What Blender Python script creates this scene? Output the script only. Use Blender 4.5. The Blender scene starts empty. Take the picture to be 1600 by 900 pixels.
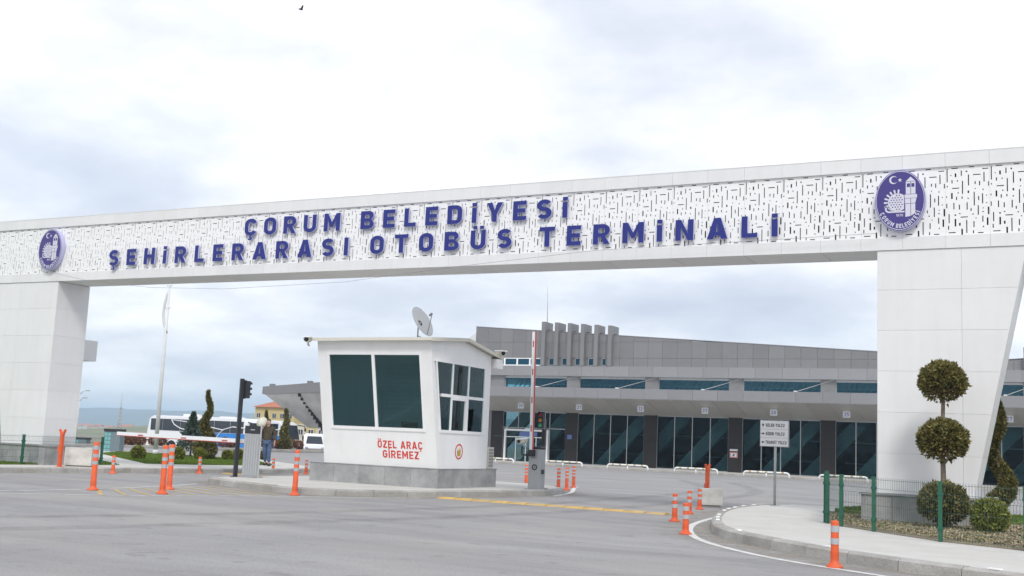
import bpy, bmesh, math, random
from math import radians, sin, cos, pi
from mathutils import Vector, Matrix, noise
from mathutils.geometry import tessellate_polygon

# ------------------------------------------------------------------ camera, sky, sun, exposure
SC = bpy.context.scene
COL = SC.collection
cam_d = bpy.data.cameras.new('camera'); cam_d.sensor_width = 36.0
cam_d.lens = 1764.0 / 1600.0 * 36.0
cam_d.clip_start = 0.1; cam_d.clip_end = 20000.0
cam = bpy.data.objects.new('camera', cam_d); COL.objects.link(cam)
cam.matrix_world = (Matrix.Translation((4.3259, -24.1627, 1.4)) @ Matrix.Rotation(radians(27.5), 4, 'Z')
                    @ Matrix.Rotation(radians(97.84), 4, 'X') @ Matrix.Rotation(radians(2.55), 4, 'Z'))
SC.camera = cam
SC.view_settings.view_transform = 'Standard'; SC.view_settings.look = 'None'
SC.view_settings.exposure = 0.88; SC.view_settings.gamma = 1.0
SC.render.film_transparent = False
try:
    SC.cycles.max_bounces = 8; SC.cycles.transparent_max_bounces = 12; SC.cycles.volume_bounces = 4
    SC.cycles.use_denoising = True
except Exception:
    pass

SUN_EL, SUN_AZ = radians(46), radians(150)      # azimuth measured clockwise from +Y
wd = bpy.data.worlds.new("World"); SC.world = wd; wd.use_nodes = True
nt = wd.node_tree; nt.nodes.clear()
def N(nt, typ, **kw):
    n = nt.nodes.new(typ)
    for k, v in kw.items():
        if k.startswith('i_'):
            n.inputs[k[2:].replace('_', ' ')].default_value = v
        else:
            setattr(n, k, v)
    return n
out = N(nt, 'ShaderNodeOutputWorld'); bg = N(nt, 'ShaderNodeBackground'); bg.inputs['Strength'].default_value = 0.10
sky = N(nt, 'ShaderNodeTexSky', sky_type='NISHITA', sun_disc=False, sun_elevation=SUN_EL, sun_rotation=SUN_AZ)
tc = N(nt, 'ShaderNodeTexCoord')
# project the view direction on a flat cloud layer so the clouds flatten towards the horizon
sep = N(nt, 'ShaderNodeSeparateXYZ'); nt.links.new(tc.outputs['Generated'], sep.inputs[0])
zab = N(nt, 'ShaderNodeMath', operation='ABSOLUTE'); nt.links.new(sep.outputs['Z'], zab.inputs[0])
zad = N(nt, 'ShaderNodeMath', operation='ADD'); nt.links.new(zab.outputs[0], zad.inputs[0]); zad.inputs[1].default_value = 0.22
dv = N(nt, 'ShaderNodeVectorMath', operation='DIVIDE'); cmb = N(nt, 'ShaderNodeCombineXYZ')
nt.links.new(tc.outputs['Generated'], dv.inputs[0])
for k in range(3): nt.links.new(zad.outputs[0], cmb.inputs[k])
nt.links.new(cmb.outputs[0], dv.inputs[1])
def sky_noise(scale, detail, rough, loc):
    mp = N(nt, 'ShaderNodeMapping'); mp.inputs['Location'].default_value = loc
    nt.links.new(dv.outputs[0], mp.inputs[0])
    n = N(nt, 'ShaderNodeTexNoise'); n.inputs['Scale'].default_value = scale
    n.inputs['Detail'].default_value = detail; n.inputs['Roughness'].default_value = rough
    nt.links.new(mp.outputs[0], n.inputs['Vector'])
    return n
def ramp(nt, src, stops, interp='LINEAR'):
    r = N(nt, 'ShaderNodeValToRGB'); r.color_ramp.interpolation = interp
    while len(r.color_ramp.elements) < len(stops): r.color_ramp.elements.new(0.5)
    for e, (p, c) in zip(r.color_ramp.elements, stops):
        e.position = p; e.color = c if len(c) == 4 else (*c, 1)
    nt.links.new(src, r.inputs[0]); return r
n1 = sky_noise(1.0, 7, 0.55, (2.9172, 5.5759, -4.2761))
n2 = sky_noise(1.0, 4, 0.5, (7.7, 2.2, 1.0))
CLOUD = ramp(nt, n1.outputs['Fac'], [(0.34, (0.46, 0.495, 0.575)), (0.45, (0.575, 0.60, 0.66)), (0.53, (0.735, 0.745, 0.77)), (0.66, (1.05, 1.05, 1.05))])
scl = N(nt, 'ShaderNodeMix', data_type='RGBA', blend_type='MULTIPLY'); scl.inputs[0].default_value = 1.0
scl.inputs[7].default_value = (7.85, 7.9, 8.05, 1)
nt.links.new(CLOUD.outputs[0], scl.inputs[6])
thin = ramp(nt, n2.outputs['Fac'], [(0.30, (0.86, 0.86, 0.86)), (0.50, (0.97, 0.97, 0.97))])
mx = N(nt, 'ShaderNodeMix', data_type='RGBA')
nt.links.new(thin.outputs[0], mx.inputs[0]); nt.links.new(sky.outputs[0], mx.inputs[6]); nt.links.new(scl.outputs[2], mx.inputs[7])
nt.links.new(mx.outputs[2], bg.inputs['Color']); nt.links.new(bg.outputs[0], out.inputs[0])

sl = bpy.data.lights.new('sun', 'SUN'); sl.energy = 1.1; sl.angle = radians(14); sl.color = (1.0, 0.97, 0.92)
so = bpy.data.objects.new('sun', sl); COL.objects.link(so)
sd = Vector((sin(SUN_AZ) * cos(SUN_EL), cos(SUN_AZ) * cos(SUN_EL), sin(SUN_EL)))
so.rotation_euler = sd.to_track_quat('Z', 'Y').to_euler(); so.location = sd * 60

# ------------------------------------------------------------------ materials
def mat(name, col, rough=0.6, var=0.06, scale=3.0, bump=0.0, bscale=40.0, metal=0.0, spec=0.4, col2=None, stretch=None,
        speck=None, grime=None, island=0.0, coat=0.0, speck2=None, objvar=0.0):
    m = bpy.data.materials.new(name); m.use_nodes = True; t = m.node_tree
    p = t.nodes['Principled BSDF']
    p.inputs['Roughness'].default_value = rough; p.inputs['Metallic'].default_value = metal
    p.inputs['Specular IOR Level'].default_value = spec
    if coat: p.inputs['Coat Weight'].default_value = coat
    c = N(t, 'ShaderNodeTexCoord'); mp = N(t, 'ShaderNodeMapping'); t.links.new(c.outputs['Object'], mp.inputs[0])
    if stretch: mp.inputs['Scale'].default_value = stretch
    n = N(t, 'ShaderNodeTexNoise'); n.inputs['Scale'].default_value = scale; n.inputs['Detail'].default_value = 6
    n.inputs['Roughness'].default_value = 0.6
    t.links.new(mp.outputs[0], n.inputs['Vector'])
    a = tuple(max(0, v * (1 - var)) for v in col); b = tuple(min(1, v * (1 + var)) for v in col)
    if col2: a, b = col, col2
    r = ramp(t, n.outputs['Fac'], [(0.32, a), (0.68, b)])
    cur = r.outputs[0]
    def mul(fac_out, color, curr):
        x = N(t, 'ShaderNodeMix', data_type='RGBA', blend_type='MIX')
        t.links.new(fac_out, x.inputs[0]); t.links.new(curr, x.inputs[6]); x.inputs[7].default_value = (*color, 1)
        return x.outputs[2]
    if speck:   # (scale, amount, colour)
        v = N(t, 'ShaderNodeTexNoise'); v.inputs['Scale'].default_value = speck[0]; v.inputs['Detail'].default_value = 2
        t.links.new(c.outputs['Object'], v.inputs['Vector'])
        rr = ramp(t, v.outputs['Fac'], [(0.52, (0, 0, 0)), (0.66, (speck[1],) * 3)])
        cur = mul(rr.outputs[0], speck[2], cur)
    if speck2:
        v = N(t, 'ShaderNodeTexNoise'); v.inputs['Scale'].default_value = speck2[0]; v.inputs['Detail'].default_value = 3
        t.links.new(c.outputs['Object'], v.inputs['Vector'])
        rr = ramp(t, v.outputs['Fac'], [(speck2[3], (0, 0, 0)), (speck2[3] + .06, (speck2[1],) * 3)])
        cur = mul(rr.outputs[0], speck2[2], cur)
    if grime:   # (scale, amount, colour, stretch)
        mp2 = N(t, 'ShaderNodeMapping'); mp2.inputs['Scale'].default_value = grime[3]
        t.links.new(c.outputs['Object'], mp2.inputs[0])
        v = N(t, 'ShaderNodeTexNoise'); v.inputs['Scale'].default_value = grime[0]; v.inputs['Detail'].default_value = 5
        t.links.new(mp2.outputs[0], v.inputs['Vector'])
        rr = ramp(t, v.outputs['Fac'], [(0.45, (0, 0, 0)), (0.75, (grime[1],) * 3)])
        cur = mul(rr.outputs[0], grime[2], cur)
    if objvar:
        oi = N(t, 'ShaderNodeObjectInfo'); x = N(t, 'ShaderNodeMix', data_type='RGBA', blend_type='MULTIPLY'); x.inputs[0].default_value = 1
        rr = ramp(t, oi.outputs['Random'], [(0.0, (1 - objvar,) * 3), (1.0, (1 + objvar * .4,) * 3)])
        t.links.new(cur, x.inputs[6]); t.links.new(rr.outputs[0], x.inputs[7]); cur = x.outputs[2]
    if island:
        g = N(t, 'ShaderNodeNewGeometry'); x = N(t, 'ShaderNodeMix', data_type='RGBA', blend_type='MULTIPLY'); x.inputs[0].default_value = 1
        rr = ramp(t, g.outputs['Random Per Island'], [(0.0, (1 - island,) * 3), (1.0, (1 + island,) * 3)])
        t.links.new(cur, x.inputs[6]); t.links.new(rr.outputs[0], x.inputs[7]); cur = x.outputs[2]
    t.links.new(cur, p.inputs['Base Color'])
    if bump:
        bn = N(t, 'ShaderNodeTexNoise'); bn.inputs['Scale'].default_value = bscale; bn.inputs['Detail'].default_value = 4
        t.links.new(c.outputs['Object'], bn.inputs['Vector'])
        bb = N(t, 'ShaderNodeBump'); bb.inputs['Strength'].default_value = bump; bb.inputs['Distance'].default_value = 0.02
        t.links.new(bn.outputs['Fac'], bb.inputs['Height']); t.links.new(bb.outputs[0], p.inputs['Normal'])
    return m

def glass_mat(name, tint, refl=0.06, rough=0.02, ior=1.5, wav=0.0, gcol=(0.9, 0.97, 1)):
    m = bpy.data.materials.new(name); m.use_nodes = True; t = m.node_tree; t.nodes.clear()
    o = N(t, 'ShaderNodeOutputMaterial'); tr = N(t, 'ShaderNodeBsdfTransparent'); gl = N(t, 'ShaderNodeBsdfGlossy')
    tr.inputs[0].default_value = (*tint, 1); gl.inputs['Roughness'].default_value = rough; gl.inputs[0].default_value = (*gcol, 1)
    fr = N(t, 'ShaderNodeFresnel'); fr.inputs[0].default_value = ior
    ad = N(t, 'ShaderNodeMath', operation='ADD', use_clamp=True); ad.inputs[1].default_value = refl
    c = N(t, 'ShaderNodeTexCoord'); bn = N(t, 'ShaderNodeTexNoise'); bn.inputs['Scale'].default_value = 0.9
    t.links.new(c.outputs['Object'], bn.inputs['Vector'])
    bb = N(t, 'ShaderNodeBump'); bb.inputs['Strength'].default_value = wav; bb.inputs['Distance'].default_value = 0.05
    t.links.new(bn.outputs['Fac'], bb.inputs['Height']); t.links.new(bb.outputs[0], gl.inputs['Normal'])
    t.links.new(fr.outputs[0], ad.inputs[0]); mxs = N(t, 'ShaderNodeMixShader')
    t.links.new(ad.outputs[0], mxs.inputs[0]); t.links.new(tr.outputs[0], mxs.inputs[1]); t.links.new(gl.outputs[0], mxs.inputs[2])
    t.links.new(mxs.outputs[0], o.inputs[0]); return m

M = {}
M['asphalt'] = mat('asphalt', (0.255, 0.249, 0.252), 0.85, col2=(0.375, 0.364, 0.362), scale=0.5, bump=0.5, bscale=90, stretch=(0.35, 1.6, 1),
                   speck=(34, 0.55, (0.17, 0.168, 0.17)), speck2=(2.2, 0.45, (0.20, 0.19, 0.185), .62), grime=(0.30, 0.55, (0.39, 0.365, 0.335), (1, 1, 1)))
M['concrete'] = mat('paving concrete', (0.50, 0.485, 0.455), 0.85, col2=(0.60, 0.585, 0.555), scale=1.6, bump=0.3, bscale=60,
                    grime=(0.8, 0.4, (0.45, 0.42, 0.37), (1, 1, 1)))
M['kerb'] = mat('kerb concrete', objvar=.16, col= (0.34, 0.33, 0.31), rough=0.9, col2=(0.48, 0.465, 0.44), scale=2.6, bump=0.5, bscale=35,
                grime=(1.3, 0.6, (0.24, 0.21, 0.16), (1, 1, 2)), speck=(45, 0.3, (0.2, 0.19, 0.17)))
M['block'] = mat('cast concrete', (0.55, 0.53, 0.49), 0.9, col2=(0.68, 0.66, 0.62), scale=4, bump=0.3, bscale=30, grime=(2.5, 0.55, (0.36, 0.32, 0.26), (1, 1, 2.5)))
M['granite'] = mat('grey granite slab', objvar=.14, col= (0.25, 0.255, 0.255), rough=0.55, col2=(0.40, 0.405, 0.405), scale=2.0, bump=0.08, speck=(60, 0.5, (0.13, 0.13, 0.13)),
                   grime=(1.8, 0.5, (0.47, 0.46, 0.44), (1, 1, 1)))
M['white'] = mat('white composite panel', objvar=.035, col= (0.74, 0.74, 0.742), rough=0.45, var=0.02, scale=1.2, grime=(1.6, 0.16, (0.58, 0.55, 0.5), (3.0, 3.0, 0.35)), spec=0.35)
M['cream'] = mat('aged cream roof trim', (0.66, 0.64, 0.56), 0.6, var=0.05, grime=(3, 0.3, (0.42, 0.38, 0.3), (1, 1, 1)))
M['perf'] = mat('white perforated sheet', (0.82, 0.82, 0.82), 0.5, var=0.015, spec=0.3)
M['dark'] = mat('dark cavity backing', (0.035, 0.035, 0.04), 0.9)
M['joint'] = mat('panel joint sealant', (0.70, 0.70, 0.695), 0.9)
M['booth'] = mat('white painted booth panel', (0.82, 0.82, 0.815), 0.4, var=0.015, grime=(2.0, 0.17, (0.6, 0.57, 0.5), (1.5, 1.5, 0.4)))
M['upvc'] = mat('white window frame', (0.84, 0.84, 0.84), 0.35, var=0.01)
M['blue'] = mat('blue acrylic face', (0.017, 0.026, 0.20), 0.4, var=0.05)
M['lilac'] = mat('pale acrylic letter side', (0.50, 0.50, 0.72), 0.4, var=0.03)
M['violet'] = mat('violet emblem face', (0.06, 0.047, 0.215), 0.35, var=0.04)
M['crest'] = mat('white emblem print', (0.62, 0.61, 0.70), 0.5, var=0.03)
M['red'] = mat('red letter film', (0.62, 0.06, 0.045), 0.5, var=0.05)
M['orange'] = mat('orange polyurethane', (0.78, 0.115, 0.032), 0.55, var=0.12, scale=5, grime=(7, 0.6, (0.40, 0.16, 0.10), (1, 1, 0.4)), objvar=0.22)
M['reflect'] = mat('silver reflective tape', (0.42, 0.43, 0.45), 0.3, var=0.08, scale=14)
M['steel'] = mat('brushed cabinet steel', (0.36, 0.37, 0.38), 0.42, var=0.06, scale=8, metal=0.25, stretch=(6, 6, 0.6))
M['pole'] = mat('galvanised pole', (0.40, 0.40, 0.39), 0.5, var=0.1, metal=0.4, scale=6)
M['lampwhite'] = mat('pale painted lamp pole', (0.66, 0.67, 0.68), 0.5, var=0.05)
M['black'] = mat('black painted steel', (0.028, 0.03, 0.036), 0.45, var=0.2)
M['rubber'] = mat('black rubber', (0.02, 0.02, 0.02), 0.8)
M['green'] = mat('green powder coated steel', (0.018, 0.105, 0.062), 0.4, var=0.12, scale=9)
M['wire'] = mat('green coated fence wire', (0.045, 0.105, 0.085), 0.5, var=0.1)
M['leaf'] = mat('clipped thuja foliage', (0.085, 0.088, 0.026), 0.7, col2=(0.205, 0.172, 0.058), scale=7, island=0.45, spec=0.2)
M['leafbox'] = mat('clipped box foliage', (0.105, 0.128, 0.020), 0.65, col2=(0.27, 0.28, 0.06), scale=9, island=0.45, spec=0.2)
M['leafdry'] = mat('browned thuja foliage', (0.075, 0.055, 0.025), 0.8, col2=(0.16, 0.115, 0.055), scale=8, island=0.4, spec=0.15)
M['leafpine'] = mat('blue green conifer needles', (0.05, 0.085, 0.065), 0.7, col2=(0.11, 0.15, 0.12), scale=6, island=0.4, spec=0.2)
M['leafred'] = mat('reddish brown barberry foliage', (0.14, 0.055, 0.028), 0.7, col2=(0.26, 0.13, 0.07), scale=4, island=0.4, spec=0.2)
M['bark'] = mat('greyish bark', (0.20, 0.155, 0.12), 0.9, var=0.25, scale=14, bump=0.8, bscale=30)
M['grass'] = mat('lawn grass', (0.085, 0.14, 0.022), 0.8, col2=(0.16, 0.23, 0.045), scale=3, island=0.3, spec=0.15)
M['lawn'] = mat('lawn ground', (0.075, 0.115, 0.024), 0.9, col2=(0.13, 0.18, 0.045), scale=2.5, bump=0.6, bscale=30)
M['soil'] = mat('dry garden soil', (0.20, 0.155, 0.10), 0.95, col2=(0.34, 0.29, 0.20), scale=5, bump=1.0, bscale=14, speck=(26, 0.5, (0.12, 0.10, 0.05)))
M['straw'] = mat('dry straw mulch', (0.26, 0.21, 0.125), 0.9, col2=(0.38, 0.32, 0.22), scale=7, island=0.4, spec=0.1)
M['paint'] = mat('white road paint', (0.66, 0.66, 0.64), 0.7, var=0.06, scale=5, grime=(4.5, 0.75, (0.34, 0.33, 0.32), (1, 1, 1)))
M['padwhite'] = mat('white kerb paint', (0.80, 0.80, 0.79), 0.7, var=0.04)
M['yellow'] = mat('worn yellow road paint', (0.50, 0.37, 0.15), 0.75, var=0.12, scale=5, grime=(3.5, 0.85, (0.30, 0.27, 0.21), (1, 1, 1)))
M['hump'] = mat('yellow speed hump rubber', (0.60, 0.39, 0.12), 0.7, var=0.15, scale=4, grime=(2.6, 0.8, (0.36, 0.31, 0.22), (1, 1, 1)))
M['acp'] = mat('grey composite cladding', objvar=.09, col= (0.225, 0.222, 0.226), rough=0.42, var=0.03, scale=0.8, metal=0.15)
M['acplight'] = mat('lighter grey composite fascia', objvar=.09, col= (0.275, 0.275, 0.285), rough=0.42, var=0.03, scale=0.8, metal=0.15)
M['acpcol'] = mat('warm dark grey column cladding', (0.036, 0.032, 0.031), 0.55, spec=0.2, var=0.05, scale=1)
M['soffit'] = mat('aluminium soffit strip', objvar=.08, col= (0.50, 0.485, 0.46), rough=0.4, var=0.03, scale=2, metal=0.1)
M['mull'] = mat('aluminium mullion', (0.42, 0.43, 0.43), 0.4, var=0.03, metal=0.3)
M['glass'] = glass_mat('teal terminal glass', (0.47, 0.60, 0.62), 0.0, 0.02, 1.33, 0.3, (0.26, 0.38, 0.43))
M['boothglass'] = glass_mat('dark teal booth glass', (0.56, 0.73, 0.75), 0.02, 0.02, 1.45, 0.05, (0.62, 0.80, 0.82))
M['stripglass'] = glass_mat('blue clerestory glass', (0.38, 0.62, 0.70), 0.06, 0.03, 1.4, 0.10, (0.30, 0.58, 0.70))
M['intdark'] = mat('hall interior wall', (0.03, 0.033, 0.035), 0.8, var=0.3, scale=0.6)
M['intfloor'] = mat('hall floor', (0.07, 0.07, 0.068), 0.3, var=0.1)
M['intlight'] = mat('pale reflection band slab', (0.82, 0.83, 0.80), 0.7, var=0.15, scale=1.5)  # for the added slabs that imitate reflected bands in the terminal glass
M['boothint'] = mat('booth inner lining', (0.74, 0.76, 0.76), 0.7, var=0.05)
M['rib'] = mat('pale roof rib', (0.52, 0.54, 0.54), 0.6)
M['signwhite'] = mat('white sign face', (0.74, 0.74, 0.75), 0.45, var=0.02)
M['signblack'] = mat('black sign lettering', (0.03, 0.03, 0.035), 0.6)
M['signgrey'] = mat('grey sign rule', (0.28, 0.28, 0.30), 0.6)
M['signblue'] = mat('blue sign face', (0.12, 0.17, 0.42), 0.5, var=0.05)
M['bus'] = mat('white coach paint', (0.80, 0.81, 0.82), 0.25, var=0.01, coat=0.4)
M['busblue'] = mat('bright blue coach livery', (0.03, 0.22, 0.62), 0.3, var=0.05)
M['busnavy'] = mat('navy coach livery', (0.03, 0.045, 0.22), 0.3, var=0.05)
M['vglass'] = mat('dark vehicle glass', (0.03, 0.038, 0.048), 0.08, var=0.1, spec=0.6)
M['tyre'] = mat('black tyre', (0.018, 0.018, 0.018), 0.85)
M['skin'] = mat('skin', (0.46, 0.27, 0.19), 0.6, var=0.05)
M['jacket'] = mat('olive brown jacket cloth', (0.072, 0.058, 0.036), 0.9, var=0.25, scale=9, bump=0.5, bscale=18)
M['jeans'] = mat('faded blue jeans denim', (0.075, 0.115, 0.21), 0.9, var=0.3, scale=9, bump=0.4, bscale=24)
M['shoe'] = mat('dark brown shoe leather', (0.04, 0.03, 0.022), 0.6)
M['hair'] = mat('dark grey hair', (0.05, 0.04, 0.035), 0.8)
M['sack'] = mat('off white woven sack', (0.62, 0.61, 0.52), 0.9, var=0.12, scale=6, bump=0.6, bscale=14)
M['coatdark'] = mat('dark winter coat cloth', (0.022, 0.022, 0.026), 0.9, var=0.2)
M['sandstone'] = mat('yellow rendered wall', (0.56, 0.44, 0.19), 0.85, var=0.07)
M['render'] = mat('pale cream rendered wall', (0.58, 0.54, 0.44), 0.85, var=0.06)
M['rooftile'] = mat('red clay roof tiles', (0.46, 0.16, 0.085), 0.85, var=0.15, scale=2)
M['rawconc'] = mat('weathered bare concrete', (0.66, 0.63, 0.58), 0.9, col2=(0.80, 0.775, 0.73), scale=0.7, grime=(0.6, 0.5, (0.42, 0.395, 0.36), (1, 1, 1)))
M['hill'] = mat('far hill scrub', (0.075, 0.095, 0.085), 0.95, col2=(0.12, 0.14, 0.115), scale=0.004, bump=0)
M['field'] = mat('spring field', (0.13, 0.16, 0.06), 0.95, col2=(0.27, 0.23, 0.14), scale=0.02)
M['land'] = mat('rough open land', (0.16, 0.15, 0.09), 0.95, col2=(0.25, 0.225, 0.155), scale=0.03)
M['teal'] = mat('teal cabinet panel', (0.16, 0.40, 0.40), 0.5, var=0.06)
M['slate'] = mat('blue grey cabinet side', (0.16, 0.205, 0.23), 0.5, var=0.06)
M['stripe'] = mat('dull red arm stripe', (0.46, 0.09, 0.075), 0.45)
M['bird'] = mat('dark grey plumage', (0.05, 0.048, 0.05), 0.8)
M['gold'] = mat('gold badge print', (0.45, 0.32, 0.06), 0.5)

def lens_mat(name, col, e):
    m = bpy.data.materials.new(name); m.use_nodes = True; p = m.node_tree.nodes['Principled BSDF']
    p.inputs['Base Color'].default_value = (*col, 1); p.inputs['Roughness'].default_value = 0.25
    if e:
        p.inputs['Emission Color'].default_value = (*col, 1); p.inputs['Emission Strength'].default_value = e
    return m
M['lens_red'] = lens_mat('red signal lens', (0.22, 0.012, 0.02), 0)
M['lens_amber'] = lens_mat('amber signal lens', (0.55, 0.22, 0.02), 0)
M['lens_green'] = lens_mat('lit green signal lens', (0.04, 0.30, 0.14), 0.12)
M['lens'] = lens_mat('camera lens glass', (0.01, 0.01, 0.014), 0)

# ------------------------------------------------------------------ mesh helpers
def box(bm, x0, x1, y0, y1, z0, z1, mi=0):
    v = [bm.verts.new(p) for p in ((x0, y0, z0), (x1, y0, z0), (x1, y1, z0), (x0, y1, z0), (x0, y0, z1), (x1, y0, z1), (x1, y1, z1), (x0, y1, z1))]
    for f in ((0, 3, 2, 1), (4, 5, 6, 7), (0, 1, 5, 4), (1, 2, 6, 5), (2, 3, 7, 6), (3, 0, 4, 7)):
        bm.faces.new([v[i] for i in f]).material_index = mi
def hexa(bm, p, mi=0):                                # 8 points: bottom ring then top ring
    v = [bm.verts.new(q) for q in p]
    for f in ((0, 3, 2, 1), (4, 5, 6, 7), (0, 1, 5, 4), (1, 2, 6, 5), (2, 3, 7, 6), (3, 0, 4, 7)):
        bm.faces.new([v[i] for i in f]).material_index = mi
def prism(bm, poly, lo, hi, axis='z', mi=0):          # polygon swept along an axis
    def P(a, b, t):
        return {'z': (a, b, t), 'y': (a, t, b), 'x': (t, a, b)}[axis]
    A = [bm.verts.new(P(a, b, lo)) for a, b in poly]; B = [bm.verts.new(P(a, b, hi)) for a, b in poly]
    fs = [bm.faces.new(A), bm.faces.new(B)]
    n = len(poly)
    for i in range(n): fs.append(bm.faces.new((A[i], A[(i + 1) % n], B[(i + 1) % n], B[i])))
    for f in fs: f.material_index = mi
    bmesh.ops.recalc_face_normals(bm, faces=fs)
def tube(bm, pts, rad, seg=8, mi=0, cap=True):
    pts = [Vector(p) for p in pts]; n = len(pts)
    R = rad if isinstance(rad, (list, tuple)) else [rad] * n
    rings = []; prev = None
    for i, p in enumerate(pts):
        d = (pts[min(i + 1, n - 1)] - pts[max(i - 1, 0)]).normalized()
        if prev is None:
            u = d.orthogonal().normalized()
        else:
            u = (prev - d * prev.dot(d)).normalized()
        prev = u; w = d.cross(u)
        rings.append([bm.verts.new(p + (u * cos(2 * pi * k / seg) + w * sin(2 * pi * k / seg)) * R[i]) for k in range(seg)])
    for a, b in zip(rings, rings[1:]):
        for k in range(seg):
            f = bm.faces.new((a[k], a[(k + 1) % seg], b[(k + 1) % seg], b[k])); f.material_index = mi; f.smooth = True
    if cap:
        for r in (rings[0][::-1], rings[-1]):
            f = bm.faces.new(r); f.material_index = mi
def lathe(bm, prof, c=(0, 0, 0), seg=20, mi=0, smooth=True):   # profile of (r, z, [mi])
    rings = []
    for q in prof:
        rings.append([bm.verts.new((c[0] + q[0] * cos(2 * pi * k / seg), c[1] + q[0] * sin(2 * pi * k / seg), c[2] + q[1])) for k in range(seg)])
    for i, (a, b) in enumerate(zip(rings, rings[1:])):
        m_ = prof[i + 1][2] if len(prof[i + 1]) > 2 else mi
        for k in range(seg):
            f = bm.faces.new((a[k], a[(k + 1) % seg], b[(k + 1) % seg], b[k])); f.material_index = m_; f.smooth = smooth
    bm.faces.new(rings[0][::-1]); bm.faces.new(rings[-1]).material_index = prof[-1][2] if len(prof[-1]) > 2 else mi
def ball(bm, c, r, sub=2, mi=0, sq=(1, 1, 1)):
    g = bmesh.ops.create_icosphere(bm, subdivisions=sub, radius=1)
    for v in g['verts']:
        v.co = Vector((c[0] + v.co.x * r * sq[0], c[1] + v.co.y * r * sq[1], c[2] + v.co.z * r * sq[2]))
        for f in v.link_faces: f.material_index = mi; f.smooth = True
def bevel(bm, w=0.01, seg=1):
    es = [e for e in bm.edges if len(e.link_faces) == 2 and e.calc_face_angle(0) > 0.5]
    bmesh.ops.bevel(bm, geom=es, offset=w, segments=seg, affect='EDGES', clamp_overlap=True)
BM = bmesh.new

BASE = {}
def root_base(o):
    while o.parent: o = o.parent
    return BASE.get(o.name, Vector((0, 0, 0)))
def mk(name, me, ms, parent=None):
    o = bpy.data.objects.new(name, me); COL.objects.link(o)
    if not me.materials:
        for m in (ms if isinstance(ms, (list, tuple)) else [ms]): me.materials.append(M[m] if isinstance(m, str) else m)
    if parent: o.parent = parent
    return o
def obj(name, bm, ms, parent=None, local=False, base=None):
    """Link one bmesh as one mesh object. World coordinates unless local."""
    off = Vector((0, 0, 0))
    if parent and not local: off = root_base(parent)
    if base is not None: off = Vector(base)
    if off.length: bmesh.ops.translate(bm, verts=bm.verts, vec=-off)
    me = bpy.data.meshes.new(name); bm.to_mesh(me); bm.free()
    o = mk(name, me, ms, parent)
    if base is not None:
        o.location = off; BASE[o.name] = off
    return o
def inst(name, me, loc, parent, rot=None, ms='white'):
    o = mk(name, me, ms, parent); o.location = Vector(loc) - (root_base(parent) if parent else Vector((0, 0, 0)))
    if rot: o.rotation_euler = rot
    return o
def tag(o, label, cat, group=None):
    o['label'] = label; o['category'] = cat
    if group: o['group'] = group
    return o
def thing(name, label, cat, loc=(0, 0, 0), rz=0.0, group=None):
    o = bpy.data.objects.new(name, None); COL.objects.link(o); o.location = loc; o.rotation_euler = (0, 0, rz)
    o.empty_display_size = 0.2
    BASE[o.name] = Vector(loc); return tag(o, label, cat, group)
def struct(o, kind='structure'):
    o['kind'] = kind; return o
def dup(root, loc, rz=None, label=None, group=None, scale=None):
    def cp(o, par):
        c = o.copy(); COL.objects.link(c)
        if par: c.parent = par
        for ch in o.children: cp(ch, c)
        return c
    r = cp(root, None); r.location = loc
    if rz is not None: r.rotation_euler = (0, 0, rz)
    if scale: r.scale = (scale,) * 3
    if label: r['label'] = label
    if group: r['group'] = group
    BASE[r.name] = Vector(loc); return r
def mesh_of(bm, name, ms):
    me = bpy.data.meshes.new(name); bm.to_mesh(me); bm.free()
    for m in ms: me.materials.append(M[m])
    return me

# ------------------------------------------------------------------ drawn lettering
def arc(cx, cy, rx, ry, a0, a1, n=10):
    return [(cx + rx * cos(radians(a0 + (a1 - a0) * i / n)), cy + ry * sin(radians(a0 + (a1 - a0) * i / n))) for i in range(n + 1)]
def stroke(pts, w):
    L, Rr = [], []
    n = len(pts)
    for i in range(n):
        p = Vector(pts[i]); d0 = (p - Vector(pts[i - 1])).normalized() if i else None
        d1 = (Vector(pts[i + 1]) - p).normalized() if i < n - 1 else None
        if d0 is None: d0 = d1
        if d1 is None: d1 = d0
        nn = Vector((-(d0 + d1).y, (d0 + d1).x)).normalized()
        k = w / 2 / max(0.4, nn.dot(Vector((-d1.y, d1.x))))
        L.append(tuple(p + nn * k)); Rr.append(tuple(p - nn * k))
    return L + Rr[::-1]
def rrect(x0, y0, x1, y1, r, n=6):
    return arc(x1 - r, y0 + r, r, r, -90, 0, n) + arc(x1 - r, y1 - r, r, r, 0, 90, n) + arc(x0 + r, y1 - r, r, r, 90, 180, n) + arc(x0 + r, y0 + r, r, r, 180, 270, n)
def rect(x0, y0, x1, y1): return [(x0, y0), (x1, y0), (x1, y1), (x0, y1)]
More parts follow.
